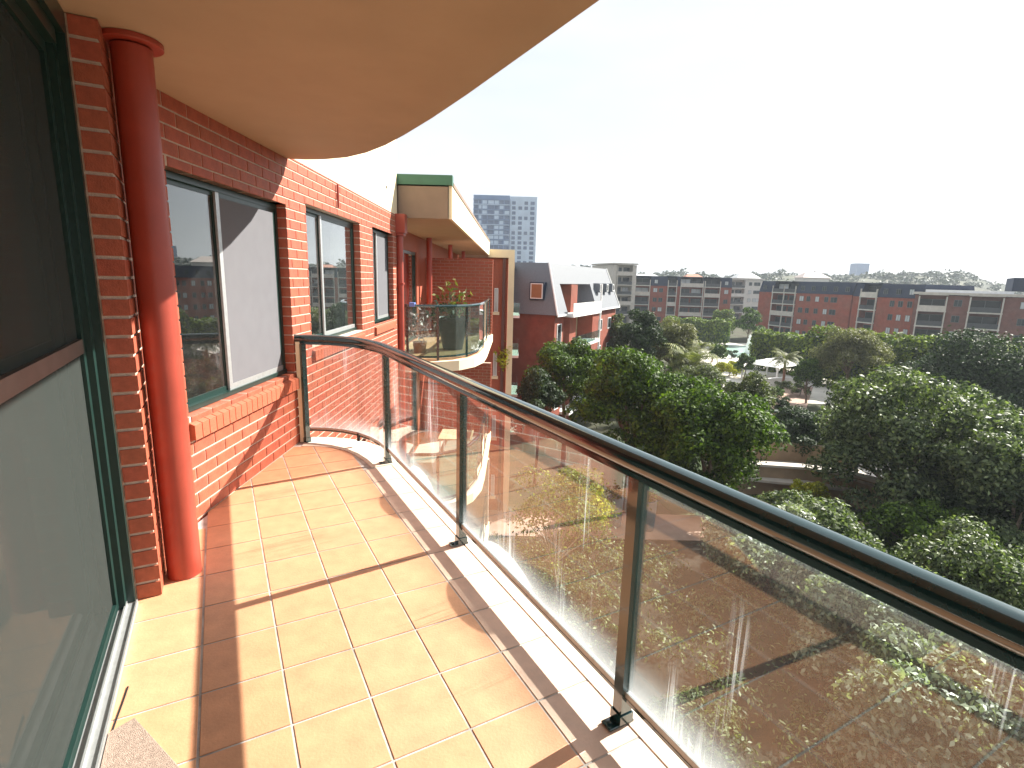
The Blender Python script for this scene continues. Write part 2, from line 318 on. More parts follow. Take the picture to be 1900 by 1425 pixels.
# ================================================================== OUR BUILDING
bld = empty('apartment_building', (WX-3, 6, G), 'red brick apartment building with recessed dark framed windows that the balcony is built on', 'building')
NB = [0]
brickmeshes = {}
def brick_obj(x0, x1, y0, y1, z0, z1, ax, parent):
    """one brick object; meshes shared by size"""
    key = (round(x1-x0, 3), round(y1-y0, 3), round(z1-z0, 3), ax)
    org = ((x0+x1)/2, (y0+y1)/2, z0)
    if key not in brickmeshes:
        h = [(x1-x0)/2, (y1-y0)/2]
        mb = MB().cbox(-h[0], h[0], -h[1], h[1], 0, z1-z0, .003, ax); me = bpy.data.meshes.new('brick'); me.from_pydata(mb.v, [], mb.f); me.materials.append(brick_m); brickmeshes[key] = me
    return link('brick', brickmeshes[key], org, parent)
def field(s0, s1, z0, z1, holes=(), C=.0887, Lb=.2475, j=.0105, phase=0):
    out = []; k = math.floor(z0/C)
    while k*C < z1-.01:
        za = max(k*C, z0)+j/2; zb = min((k+1)*C, z1)-j/2; off = (Lb/2 if k % 2 else 0)+phase
        if zb-za > .012:
            i = math.floor((s0-off)/Lb)
            while i*Lb+off < s1-.01:
                a = max(i*Lb+off, s0)+j/2; b = min((i+1)*Lb+off, s1)-j/2; i += 1
                segs = [(a, b, za, zb)]
                for (h0, h1, y0, y1) in holes:
                    nx = []
                    for (p, q, u, v) in segs:
                        if q <= h0 or p >= h1 or v <= y0 or u >= y1: nx.append((p, q, u, v)); continue
                        if p < h0: nx.append((p, h0, u, v))
                        if q > h1: nx.append((h1, q, u, v))
                        pa, qa = max(p, h0), min(q, h1)
                        if u < y0: nx.append((pa, qa, u, y0))
                        if v > y1: nx.append((pa, qa, y1, v))
                    segs = nx
                out += [g for g in segs if g[1]-g[0] > .018 and g[3]-g[2] > .015]
        k += 1
    return out

W1 = (3.32, 5.005, .70, 2.245); W2 = (5.475, 7.335, .90, 2.32); W3 = (7.98, 9.30, .92, 2.335)
low = []
for f in (1, 2, 3):
    low += [(a, b, c-f*FH, d-f*FH) for (a, b, c, d) in (W1, W2, W3)]
holes = [W1, W2, W3]+low
WEND = 9.72; BT = 2.69
# wall body (mortar)
mb = MB()
def wallbody(mb, s0, s1, z0, z1, holes, x0, x1, e=.005):
    hs = sorted(holes); zs = sorted(set([z0, z1]+[h[2] for h in hs]+[h[3] for h in hs]))
    for za, zb in zip(zs[:-1], zs[1:]):
        cut = sorted([(h[0]-e, h[1]+e) for h in hs if h[2] <= za+1e-6 and h[3] >= zb-1e-6]); c = s0
        for a, b in cut:
            if a > c: mb.box(x0, x1, c, a, za, zb)
            c = b
        if c < s1: mb.box(x0, x1, c, s1, za, zb)
wallbody(mb, 2.72, WEND-.006, G, BT, holes, WX-.27, WX-.006)
wall = mb.build('wall', mortar_m, bld)
fl = field(3.0, WEND, G, BT, holes)
def prox(b): return ((b[0]+b[1])/2-0)**2+((b[2]+b[3])/2-1.63)**2*1.4
fl.sort(key=prox)
vis = [b for b in fl if b[3] > -.02]; rest = [b for b in fl if b[3] <= -.02]
for b in vis[:205]: brick_obj(WX-.105, WX, b[0], b[1], b[2], b[3], 0, wall)
st = MB()
for b in vis[205:]+rest: st.cbox(WX-.105, WX, b[0], b[1], b[2], b[3], .003, 0)
st.build('brick_courses', brick_m, wall, kind='stuff')
# pier beside the sliding door: narrow end facing the camera and a long side facing the rail
def PT(x, y, z): return TD(x, y, z)
pb = MB(); pb.box(-.66, -.368, 3.008, 3.75, -.3, 2.653, PT); pier = pb.build('door_pier', mortar_m, bld)
zz = 0.; k = 0; psb = MB()
while zz < 2.64:
    z1 = min(zz+.0782, 2.652)
    # face towards the camera (t from -.47 to -.36) with the side return
    ln = .108 if k % 2 else .228
    m1 = MB().box(-.462, -.36, 3.0, 3.0+ln, zz+.005, z1, PT); m1.build('brick', brick_m, pier)
    y = 3.0+ln+.0105
    while y < 3.60:
        y1 = min(y+.2375, 3.62); psb.box(-.47, -.36, y, y1, zz+.005, z1, PT); y = y1+.0105
    zz += .0887; k += 1
psb.build('brick_courses', brick_m, pier, kind='stuff')
# cream upper wall
MB().box(WX-.3, WX-.012, 2.9, WEND, BT+.002, 6.4).build('upper_wall', cream_m, bld, label='smooth cream rendered wall above the brickwork')
MB().box(WX-.011, WX-.004, 8.93, 8.97, 3.02, 3.06).build('wall_hook', potblk_m, bld)
MB().tube([(WX+.02, 6.42, 2.66), (WX+.02, 6.42, 2.40)], .012, 6).build('overflow_stub', colm_m, bld)

def slide_window(W, mull, screen_right, curt, far=False, lightsill=True):
    s0, s1, z0, z1 = W; n0 = WX-.135; n1 = WX-.085; e = .045
    fr = MB()
    fr.box(n0, n1, s0+.002, s0+e, z0+.04, z1-.002); fr.box(n0, n1, s1-e, s1-.002, z0+.04, z1-.002)
    fr.box(n0, n1, s0+e, s1-e, z1-e, z1-.002); fr.box(n0, n1+.012, s0+.002, s1-.002, z0+.004, z0+.04)
    w = fr.build('window', green_m, bld)
    if far: MB().box(n0+.02, n0+.026, s0+e, s1-e, z0+.04, z1-e).build('pane', GW, w)
    else:
        a = MB(); x0, x1 = n0+.006, n0+.022      # fixed light
        a.box(x0, x1, s0+e, mull, z0+.04, z0+.075); a.box(x0, x1, s0+e, mull, z1-e-.03, z1-e); a.box(x0, x1, mull-.03, mull, z0+.075, z1-e-.03); a.box(x0, x1, s0+e, s0+e+.025, z0+.075, z1-e-.03)
        a.build('fixed_sash', green_m, w)
        b = MB(); x2, x3 = n0+.026, n0+.044
        b.box(x2, x3, mull-.015, mull+.03, z0+.04, z1-e); k_ = MB(); k_.box(x2, x3, s1-e-.03, s1-e, z0+.086, z1-e); b.box(x2, x3, mull+.03, s1-e, z0+.04, z0+.085); k_.box(x2, x3, mull+.03, s1-e-.031, z1-e-.035, z1-e); k_.build('sash_top', green_m, w)
        b.build('sliding_sash', alum_m, w)  # sash coloured by light: pale lit stile and bottom, dark shaded top and right
        MB().box(x0+.005, x0+.010, s0+e+.025, mull-.03, z0+.075, z1-e-.03).build('pane', GW, w)
        MB().box(x2+.004, x2+.008, mull+.03, s1-e-.03, z0+.085, z1-e-.035).build('pane', GW, w)
        if screen_right: MB().box(x3-.003, x3-.0015, mull+.03, s1-e-.03, z0+.085, z1-e-.035).build('insect_screen', SCR, w, label='pale grey insect screen')
    for (c0, c1) in curt:
        c = MB(); n = int((c1-c0)/.05)+2; pts = [(c0+(c1-c0)*i/n, WX-.20-.018*math.sin(i*1.9)) for i in range(n+1)]
        c.add([(x, s, zz) for zz in (z0+.05, z1-.02) for (s, x) in pts], [(i, i+1, n+2+i, n+1+i) for i in range(n)]); c.build('curtain', curt_m, w)
    # dark room behind
    r = MB(); r.add([(WX-.28, s0-.4, z0-.5), (WX-.28, s1+.4, z0-.5), (WX-.28, s1+.4, z1+.3), (WX-.28, s0-.4, z1+.3), (WX-2.6, s0-.4, z0-.5), (WX-2.6, s1+.4, z0-.5), (WX-2.6, s1+.4, z1+.3), (WX-2.6, s0-.4, z1+.3)],
        [(4, 5, 6, 7), (0, 1, 5, 4), (3, 7, 6, 2), (0, 4, 7, 3), (1, 2, 6, 5)]); r.build('room', dark_m, w)
    # sloping rowlock sill
    sm = MB(); P = [(WX-.13, z0+.003), (WX+.012, z0-.052), (WX+.012, z0-.135), (WX-.13, z0-.135)]
    sm.add([(x, s, z) for s in (s0+.003, s1-.003) for x, z in P], [(0, 1, 2, 3), (7, 6, 5, 4), (0, 4, 5, 1), (1, 5, 6, 2), (2, 6, 7, 3), (3, 7, 4, 0)])
    sl_ = sm.build('window_sill', mortar_m, bld)
    fsb = MB(); n = max(1, int((s1-s0+.10)/.0865)); a0 = s0-.01; st_ = (s1-s0+.02)/n; tm = None
    for i in range(n):
        a, b = a0+i*st_+.004, a0+(i+1)*st_-.004; sc = (a+b)/2
        if tm is None:
            hw = (b-a)/2; Q = [(-.125, .012), (.035, -.050), (.035, -.150), (-.005, -.150), (-.125, -.11)]
            t = MB(); m_ = len(Q); t.add([(x, y, z) for y in (-hw, hw) for x, z in Q], [tuple(range(m_)), tuple(range(2*m_-1, m_-1, -1))]+[(j, m_+j, m_+(j+1) % m_, (j+1) % m_) for j in range(m_)])
            tm = bpy.data.meshes.new('brick'); tm.from_pydata(t.v, [], t.f); tm.materials.append(sillb_m)
        if not far: link('brick', tm, (WX, sc, z0), sl_)
        else: fsb.add([(v.co.x+WX, v.co.y+sc, v.co.z+z0) for v in tm.vertices], [tuple(p.vertices) for p in tm.polygons])
    if far: fsb.build('sill_bricks', sillb_m, sl_, kind='stuff')
    return w
slide_window(W1, 4.02, True, [])
slide_window(W2, 6.12, False, [(6.75, 7.28)])
slide_window(W3, 8.55, True, [(8.0, 9.25)])
for h in low[:3]: slide_window(h, (h[0]+h[1])/2, False, [], far=True)
for h in low[3:]: 
    fr = MB().box(WX-.13, WX-.09, h[0]+.004, h[1]-.004, h[2]+.004, h[3]-.004).build('window', farglass_m, bld)

# sliding door on the left
door = MB()
def DB(m, t0, t1, d0, d1, z0, z1): return m.box(t0, t1, d0, d1, z0, z1, PT)
D0, D1 = -2.2, 2.995
DB(door, -.60, -.468, D1-.035, D1, 0.02, 2.652); DB(door, -.575, -.50, D1-.085, D1-.037, .02, 2.56); DB(door, -.60, -.468, D0, D1-.035, 2.56, 2.652)
DB(door, -.57, -.49, D0, D1-.086, 2.50, 2.558)
door = door.build('sliding_door', green_m, bld)
tr_ = MB(); DB(tr_, -.62, -.455, D0, D1-.04, .003, .018); DB(tr_, -.462, -.455, D0, D1-.04, .018, .030); DB(tr_, -.505, -.498, D0, D1-.04, .018, .034); DB(tr_, -.545, -.538, D0, D1-.04, .018, .034)
tr_.build('track', alum_m, door)
sf = MB(); DB(sf, -.545, -.525, 2.865, 2.908, .035, 2.50); DB(sf, -.545, -.525, D0, 2.865, .035, .075); DB(sf, -.545, -.525, D0, 2.865, 2.455, 2.50)
sf.build('screen_frame', green_m, door)
MB().box(-.548, -.522, D0, 2.864, 1.275, 1.335, PT).build('mid_rail', mat('bronze_rail', (.10, .085, .075), .4, .2, 10, coord='P'), door)
MB().box(-.541, -.5395, D0, 2.864, .076, 2.454, PT).build('insect_screen', SCD, door, label='dusty dark insect screen')
MB().box(-.590, -.584, D0, 2.90, .05, 2.5, PT).build('pane', GW, door)
c = MB(); n = 90; pts = [(-.645-.02*math.sin(i*1.3)*(.5+.5*math.sin(i*.37)), 1.75+(2.42-1.75)*i/n) for i in range(n+1)]
c.add([PT(x, y, zz) for zz in (.06, 2.5) for (x, y) in pts], [(i, i+1, n+2+i, n+1+i) for i in range(n)]); c.build('curtain', mat('white_curtain', (.75, .74, .72), .9, .08, 3, trans=.2, coord='P'), door)
r = MB(); v = [PT(t, d, z) for t in (-.64, -3.2) for (d, z) in ((-2.4, -.02), (3.0, -.02), (3.0, 2.64), (-2.4, 2.64))]
r.add(v, [(4, 5, 6, 7), (0, 1, 5, 4), (3, 7, 6, 2), (0, 4, 7, 3), (1, 2, 6, 5)]); r.build('room', dark_m, door)
# wall over/behind the door to close the building
MB().box(-3.3, -.62, -6, 3.1, 2.66, 2.9, PT).build('floor_slab', conc_m, bld)
MB().box(-.64, -.47, -6.0, D0-.002, 0, 2.65, PT).build('side_wall', brick_m, bld)

# ---- balcony overhead and underfoot
top = [(-.66, -4.5), (1.30, -4.5), (1.32, 3.0), (1.31, 3.55), (1.285, 4.05), (1.25, 4.45), (1.185, 4.80), (1.08, 5.09), (.93, 5.29), (.79, 5.405), (.64, 5.47), (-.37, 3.66), (-.66, 3.66)]
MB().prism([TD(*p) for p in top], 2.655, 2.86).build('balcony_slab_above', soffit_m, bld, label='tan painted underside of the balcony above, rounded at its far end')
fl_out = [(-.66, -4.5), (1.36, -4.5), (1.36, 4.45), (1.345, 4.70), (1.30, 4.93), (1.21, 5.15), (1.075, 5.33), (.91, 5.46), (.75, 5.54), (.65, 5.58), (-.30, 3.7), (-.66, 3.7)]
flo = MB().prism([TD(*p) for p in fl_out], -.20, -.0025).build('balcony_floor', grout_m); tag(flo, 'terracotta tiled balcony floor between sliding door and glass rail', None, None, 'structure')
# edge strip + tiles
def offs(path, o):
    P = [Vector(p) for p in path]; out = []
    for i, p in enumerate(P):
        d1 = (P[i]-P[i-1]).normalized() if i else None; d2 = (P[i+1]-P[i]).normalized() if i < len(P)-1 else None
        d = ((d1 or d2)+(d2 or d1)).normalized(); out.append((p.x-d.y*o, p.y+d.x*o))   # left of path = inward
    return out
arc = RAIL[1:]
inn = offs(arc, .165); out_ = offs(arc, -.04)
es = MB().prism([TD(*p) for p in inn+out_[::-1]], -.002, .004).build('edge_strip', capm_m, flo, label='pale rendered strip curving under the rail')
def clip(poly, a, b, c):
    """keep a*x+b*y<=c"""
    o = []
    for i in range(len(poly)):
        p, q = poly[i], poly[(i+1) % len(poly)]; dp = a*p[0]+b*p[1]-c; dq = a*q[0]+b*q[1]-c
        if dp <= 0: o.append(p)
        if dp*dq < 0: k = dp/(dp-dq); o.append((p[0]+(q[0]-p[0])*k, p[1]+(q[1]-p[1])*k))
    return o
planes = []
inn2 = offs(arc, .172)
for p, q in zip(inn2[:-1], inn2[1:]):
    dx, dy = q[0]-p[0], q[1]-p[1]; planes.append((dy, -dx, dy*p[0]-dx*p[1]))
wn = Vector((math.cos(R(29.0)), -math.sin(R(29.0)))); planes.append((-wn.x, -wn.y, -(wn.x*.58+wn.y*5.36)-.0))
lg = [(1.242, -4.4), (1.355, -4.4), (1.355, 4.45), (1.341, 4.69), (1.296, 4.92), (1.206, 5.145), (1.072, 5.325), (.908, 5.455), (.748, 5.535)]
lgi = offs([(a, b) for a, b in lg[2:]], .0); lin = offs(RAIL[1:], -.042)
MB().prism([TD(*p) for p in [(1.242, -4.4), (1.355, -4.4), (1.355, 4.45), (1.27, 4.44), (1.242, 4.40)]], -.002, .003).build('outer_ledge', capm_m, flo, label='pale ledge outside the rail')
MB().prism([TD(*p) for p in lin+lg[2:][::-1]], -.002, .0035).build('outer_ledge', capm_m, flo)
tg = [-.47, -.172, .128, .416, .705, .995]; g = .0045
ks = range(-13, 13)
def tile(p): 
    for pl in planes: 
        p = clip(p, *pl)
        if len(p) < 3: return
    if len(p) < 3: return
    A = abs(sum(p[i][0]*p[(i+1) % len(p)][1]-p[(i+1) % len(p)][0]*p[i][1] for i in range(len(p))))/2
    if A < .0015: return
    # drop near-duplicate points
    q = [p[0]]
    for u in p[1:]:
        if math.hypot(u[0]-q[-1][0], u[1]-q[-1][1]) > .004: q.append(u)
    if len(q) < 3: return
    MB().prism([TD(*u) for u in q], -.002, random.uniform(-.0004, .0004)+.001, .0016).build('tile', tile_m, flo)
for k in ks:
    d0 = 1.842+.3165*k; d1 = d0+.3165
    if d0 < -2.3: continue
    for a, b in zip(tg[:-1], tg[1:]):
        if d0 >= 3.74 and b < .0: continue
        tile([(a+g, d0+g), (b-g, d0+g), (b-g, d1-g), (a+g, d1-g)])
    if d0 < 4.3:
        p = [(.995+g, d0+g), (1.235, d0+g), (1.235, min(d1, 4.43)-g), (.995+g, min(d1, 4.43)-g)]
        if d1 > 4.2: 
            continue
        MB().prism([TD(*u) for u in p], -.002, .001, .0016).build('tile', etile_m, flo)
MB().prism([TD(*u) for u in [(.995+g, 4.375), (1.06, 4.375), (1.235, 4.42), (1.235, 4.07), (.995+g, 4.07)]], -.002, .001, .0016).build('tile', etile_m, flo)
# cracked sealant beside the door track
ck = MB()
for pth in ([(-.425, 2.33), (-.432, 2.24), (-.44, 2.16), (-.447, 2.08)], [(-.375, 2.03), (-.38, 1.96), (-.392, 1.88), (-.40, 1.80), (-.41, 1.7)]):
    ck.sweep([TD(*p) for p in pth], [(-.0035, .0012), (.0035, .0012), (.0025, .0042), (-.0025, .0042)])
ck.build('cracked_sealant', potblk_m, flo)

# round steel column with cap plate
col = empty('round_column', TD(-.267, 3.185, 0), 'dark red painted round steel column with cap plate beside the window wall', 'column')
cx, cy = TD(-.267, 3.185)
MB().lathe(cx, cy, [(.082, .003), (.082, 2.622)], 40).build('shaft', colm_m, col, smooth=True)
MB().lathe(cx, cy, [(.125, 2.630), (.128, 2.633), (.128, 2.652), (.125, 2.654)], 40).build('cap_plate', colm_m, col, smooth=True)
MB().box(-.352, -.334, 3.20, 3.235, .012, 2.60, PT).build('sunlit_strip', cream_m, pier, label='pale vertical strip standing for sunlit brick beside the round column')  # added cream strip stands in for sunlight on the brick return
# doormat corner
dm = [(-.235, 1.835), (-.395, 2.135), (-.85, 1.9), (-.75, 1.3), (-.2, 1.2)]
dm = [(-.229, 1.828), (-.385, 2.128), (-.452, 2.093), (-.452, .9), (-.229, .9)]
MB().prism([TD(*p) for p in [(-.165, 1.700), (-.385, 2.128), (-.452, 2.093), (-.452, .95), (-.10, .95)]], .004, .013, .003)
o = MB().prism([TD(*p) for p in [(-.150, 1.672), (-.380, 2.125), (-.452, 2.088), (-.452, .95), (-.150, .95)]], .0035, .014, .003).build('doormat', mat_m)
tag(o, 'plain dusty beige doormat corner lying beside the sliding door track', 'doormat')

# ---- railing
rail = empty('balcony_railing', TD(1.228, 1.3, 0), 'dark green handrail with clear glass panels along the near balcony, curving to the wall', 'railing')
RP = [TD(*p) for p in RAIL]
# subdivide path ends
hp = [(.043*math.cos(R(a)), 1.0285+.0385*math.sin(R(a))) for a in range(-60, 241, 15)]+[(-.024, .992), (-.024, .972), (.024, .972), (.024, .992)]
h = MB().sweep(RP+[TD(.615, 5.44)], hp).build('handrail', rail_m, rail, smooth=True)
b = MB().sweep(RP, [(-.011, .108), (.011, .108), (.014, .112), (.014, .126), (-.014, .126), (-.014, .112)]).build('bottom_rail', rail_m, rail)
MB().sweep(RP, [(-.012, .1265), (.012, .1265), (.009, .146), (-.009, .146)]).build('glazing_bead', alum_m, rail)
def along(d0, d1):
    # sample the rail path between param distances (d coordinate on straight, index on arc)
    return None
posts = [(1.228, -1.75, 0), (1.228, -.21, 0), (1.228, 1.300, 0), (1.228, 2.83, 0), (1.222, 4.47, 0), (.672, 5.398, R(62))]
pm = None
for (t, d, rz) in posts:
    px, py = TD(t, d)
    if pm is None:
        pm = MB().cbox(-.025, .025, -.024, .024, .004, .976, .002, 2).build('post', rail_m, rail, org=(0, 0, 0)).data
        bm_ = MB().cbox(-.075, .040, -.026, .026, .0045, .0125, .002, 2).box(-.031, .031, -.029, .029, .013, .050).box(-.062, -.048, -.007, .007, .0128, .020).build('base_plate', rail_m, rail, org=(0, 0, 0)).data
        for nm in ('post', 'base_plate'): bpy.data.objects.remove(bpy.data.objects[nm])
    for nm, me in (('post', pm), ('base_plate', bm_)):
        o = link(nm, me, (px, py, 0), rail); o.rotation_euler.z = .5046-rz
panels = [[(1.228, -1.72), (1.228, -.24)], [(1.228, -.18), (1.228, 1.27)], [(1.228, 1.33), (1.228, 2.80)], [(1.228, 2.86), (1.228, 4.40), (1.225, 4.44)], [(1.216, 4.51), (1.205, 4.66), (1.172, 4.85), (1.098, 5.05), (.99, 5.21), (.855, 5.33), (.72, 5.395)]]
for p in panels:
    o = MB().sweep([TD(*q) for q in p], [(-.003, .1465), (.003, .1465), (.003, .976), (-.003, .976)]).build('glass_panel', GLC if len(p) > 4 else GL, rail)
# clamp on the curved bottom rail, cream end batten by the wall
MB().box(-.012, .012, -.018, .018, .06, .135, lambda x, y, z: (TD(1.10, 5.04)[0]+x, TD(1.10, 5.04)[1]+y, z)).build('clamp', potblk_m, rail)
MB().box(.612, .650, 5.395, 5.42, .004, 1.0, PT).build('end_batten', cream_m, rail)

# ---- rainwater pipe at the end of the window wall
dp = empty('rainwater_downpipe', (-2.03, 9.62, G), 'dark red rainwater pipe with box head at the end of the window wall', 'downpipe')
MB().box(-2.155, -1.925, 9.52, 9.74, 2.385, 2.70).box(-2.13, -1.95, 9.54, 9.72, 2.34, 2.384).build('rainwater_head', colm_m, dp)
MB().lathe(-2.04, 9.63, [(.062, G), (.062, 2.339)], 16).build('pipe', colm_m, dp, smooth=True)
mb = MB()
for z in (1.5, -1.4, -4.3, -7.2): mb.box(-2.11, -1.97, 9.56, 9.70, z, z+.03)
mb.build('bracket', colm_m, dp)

# ================================================================== NEIGHBOURING RECESS (same building)
nb = empty('neighbouring_wing', (-2.6, 17, G), 'recessed wing of red brick with sliding doors under a deep cream canopy', 'building')
FXn = -2.52
mb = MB(); dh = []
for f in range(0, 4):
    z = .05-f*FH
    dh += [(11.0, 13.9, z+.02, z+2.2), (16.6, 18.6, z+.9, z+2.15), (19.6, 22.6, z+.02, z+2.2)]
wallbody(mb, 9.72, 24.2, G, 3.2, dh, FXn-.3, FXn, 0)
nw = mb.build('wall', brick_m, nb)
for i, (a, b_, c_, d_) in enumerate(dh):
    fr = MB().box(FXn-.10, FXn-.03, a, a+.07, c_, d_).box(FXn-.10, FXn-.03, b_-.07, b_, c_, d_).box(FXn-.10, FXn-.03, a+.07, b_-.07, d_-.07, d_).box(FXn-.10, FXn-.03, a+.07, b_-.07, c_, c_+.05).box(FXn-.095, FXn-.035, (a+b_)/2-.04, (a+b_)/2+.04, c_+.05, d_-.07)
    w = fr.build('door_frame' if b_-a > 2.5 else 'window', green_m, nb)
    MB().box(FXn-.08, FXn-.07, a+.07, (a+b_)/2-.04, c_+.05, d_-.07).build('pane', GW, w)
    MB().box(FXn-.08, FXn-.07, (a+b_)/2+.04, b_-.07, c_+.05, d_-.07).build('pane', GW, w)
    MB().box(FXn-.20, FXn-.18, a+.02, a+(b_-a)*.35, c_+.02, d_-.02).build('curtain', curt_m, w)
    MB().box(FXn-.29, FXn-.26, a, b_, c_, d_).build('backing', dark_m, w)
# deep canopy
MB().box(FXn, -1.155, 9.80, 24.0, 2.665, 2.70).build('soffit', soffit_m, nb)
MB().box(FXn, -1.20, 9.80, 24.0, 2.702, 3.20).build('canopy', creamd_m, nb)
MB().box(-1.198, -1.14, 9.795, 24.0, 2.66, 3.22).build('fascia', cream_m, nb, label='bright cream fascia running along the canopy')
MB().box(FXn, -1.13, 9.74, 9.90, 3.222, 3.39).build('gutter', gutter_m, nb, label='dark green flashing at the canopy end')
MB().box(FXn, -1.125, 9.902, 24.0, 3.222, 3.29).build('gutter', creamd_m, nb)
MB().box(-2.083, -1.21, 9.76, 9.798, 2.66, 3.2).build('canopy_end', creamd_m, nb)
# small red columns
for (x, y, r_) in ((-2.28, 14.45, .075), (-2.05, 17.2, .07), (-2.0, 21.0, .07)):
    MB().lathe(x, y, [(r_, -3), (r_, 2.66)], 16).build('column', colm_m, nb, smooth=True)
# balcony slabs, four levels, same plan
plan = [(FXn, 9.93), (-2.05, 9.95), (-1.45, 10.05), (-1.05, 10.33), (-.78, 10.78), (-.63, 11.4), (-.60, 12.2), (-.60, 15.55), (FXn, 15.55)]
rpath = [(-2.1, 10.10), (-1.50, 10.17), (-1.13, 10.43), (-.88, 10.85), (-.74, 11.42), (-.70, 12.2), (-.70, 15.25)]
RN = []
for f in range(0, 4):
    z = .05-f*FH
    MB().prism(plan, z-.2, z).build('balcony_slab', cream_m, nb)
    MB().prism([(x+(.0 if i in (0, 8) else -.1), y+.1*(i < 4)) for i, (x, y) in enumerate(plan)], z+.003, z+.012).build('floor_tiling', tile_m if f == 0 else conc_m, nb)  # grey finish on the lower levels stands in for shade
    # parapet screen walls between balconies
    dv = empty('brick_screen_wall' if f == 0 else 'brick_screen_wall', (-1.56, 15.42, z), ['dark brick screen wall behind the large potted plant', 'brick screen wall beside the balcony with the pale table', 'brick screen wall two floors below, seen through the glass', 'lowest brick screen wall beneath the neighbouring balconies'][f], 'wall', 'brick screen walls between the balconies')
    body = MB().box(FXn+.002, -.635, 15.315, 15.50, z+.013, 2.17-f*FH).build('wall', mortar_m, dv)
    bm = MB()
    if f < 2:
        for q in field(FXn+.002, -.62, z+.02, 2.185-f*FH):
            bm.cbox(q[0], q[1], 0, .012, q[2], q[3], .003, 1, T=lambda x, y, zz: (x, 15.315-y, zz))
        bm.build('brick_courses', brick_m, body, kind='stuff')
        be = MB()
        for q in field(15.31, 15.505, z+.02, 2.185-f*FH): be.box(-.634, -.622, q[0], q[1], q[2], q[3])
        be.build('brick_courses', brick_m, body, kind='stuff')
    nr = empty('neighbour_railing', (-1.3, 10.6, z), ['green railing with hazy glass in front of the large black plant pot', 'rounded glass railing one floor down, around the pale table', 'rounded railing two floors down below the neighbouring balcony', 'lowest rounded glass railing below the neighbouring balcony'][f], 'railing', 'railings of the neighbouring balconies')
    MB().sweep(rpath, [(-.03, z+1.03), (.03, z+1.03), (.032, z+1.055), (.02, z+1.08), (-.02, z+1.08), (-.032, z+1.055)]).build('handrail', rail_m, nr)
    MB().sweep(rpath, [(-.015, z+.06), (.015, z+.06), (.015, z+.095), (-.015, z+.095)]).build('bottom_rail', rail_m, nr)
    MB().sweep(rpath, [(-.004, z+.096), (.004, z+.096), (.004, z+1.03), (-.004, z+1.03)]).build('glass_panel', GN, nr)
    pmesh = None
    for (x, y) in ((-2.02, 10.11), (-1.45, 10.2), (-.94, 10.74), (-.70, 12.3), (-.70, 13.8), (-.70, 15.2)):
        if pmesh is None: pmesh = MB().box(x-.022, x+.022, y-.022, y+.022, z+.013, z+1.03).build('post', rail_m, nr)
        else: share(pmesh, 'post', (x, y, z+.013), nr)

# potted plant on the neighbouring balcony
def leafquads(cs, size, rng, aspect=.45, up=.3, out=None):
    """rhombic leaves at the centres cs"""
    n = len(cs); d = rng.normal(size=(n, 3)); 
    if out is not None: d = d*.75+out*1.0
    d[:, 2] += up; d /= np.linalg.norm(d, axis=1)[:, None]
    a = np.cross(d, rng.normal(size=(n, 3))); a /= np.linalg.norm(a, axis=1)[:, None]; b = np.cross(d, a)
    sz = (size*(.6+.8*rng.random(n)))[:, None]
    fold = d*sz*.18
    v = np.stack([cs-a*sz, cs-b*sz*aspect+fold, cs+a*sz, cs+b*sz*aspect+fold], 1).reshape(-1, 3)
    return v
def quads_obj(name, v, m, parent=None, org=None, kind=None):
    n = len(v)//4
    if org is None: org = (*v[:, :2].mean(0), v[:, 2].min())
    me = bpy.data.meshes.new(name); me.vertices.add(n*4); me.vertices.foreach_set('co', (v-np.array(org)).astype(np.float32).ravel())
    me.loops.add(n*4); me.loops.foreach_set('vertex_index', np.arange(n*4, dtype=np.int32)); me.polygons.add(n)
    me.polygons.foreach_set('loop_start', np.arange(0, n*4, 4, dtype=np.int32)); me.update(calc_edges=True); me.validate(); me.materials.append(m)
    o = link(name, me, tuple(float(x) for x in org), parent)
    if kind: o['kind'] = kind
    return o

pp = empty('potted_plant', (-1.36, 11.9, .062), 'leafy shrub in a big black tapered pot behind the neighbour railing', 'potted plant')
MB().lathe(-1.36, 11.9, [(.20, .064), (.22, .07), (.34, .72), (.37, .73), (.37, .79), (.33, .79), (.31, .74)], 24).build('pot', potblk_m, pp, smooth=True)
v = []
for i in range(14):
    a = random.uniform(0, 2*PI); r_ = random.uniform(.05, .42); h_ = random.uniform(.9, 1.45)
    v.append([(-1.36, 11.9, .72), (-1.36+r_*.5*math.cos(a), 11.9+r_*.5*math.sin(a), (.72+h_)/2+.1), (-1.36+r_*math.cos(a), 11.9+r_*math.sin(a), h_)])
mb = MB()
for q in v: mb.tube(q, [.012, .008, .004], 5)
mb.build('stems', bark_m, pp)
cs = np.array([q[2] for q in v for _ in range(5)])+RNG.normal(scale=(.09, .09, .10), size=(len(v)*5, 3)); 
quads_obj('foliage', leafquads(cs, .085, RNG, .35), LF['palm'], pp)
cs = np.array([(-1.45, 11.8, .9)]*130)+RNG.normal(scale=(.26, .2, .13), size=(130, 3)); quads_obj('foliage', leafquads(cs, .06, RNG, .5), LF['dark'], pp)
p2 = empty('potted_plant', (-1.98, 11.2, .062), 'small pale variegated plant left of the big black pot', 'potted plant')
MB().lathe(-1.98, 11.2, [(.12, .064), (.15, .30), (.14, .30)], 16).build('pot', mat('clay_pot', (.4, .16, .09), .8), p2, smooth=True)
cs = np.array([(-1.98, 11.2, .6)]*150)+RNG.normal(scale=(.13, .13, .2), size=(150, 3)); quads_obj('foliage', leafquads(cs, .05, RNG, .4), mat('pinkish_leaf', (.42, .20, .22), .6, .3, 5, island=.4, col2=(.6, .5, .5)), p2)
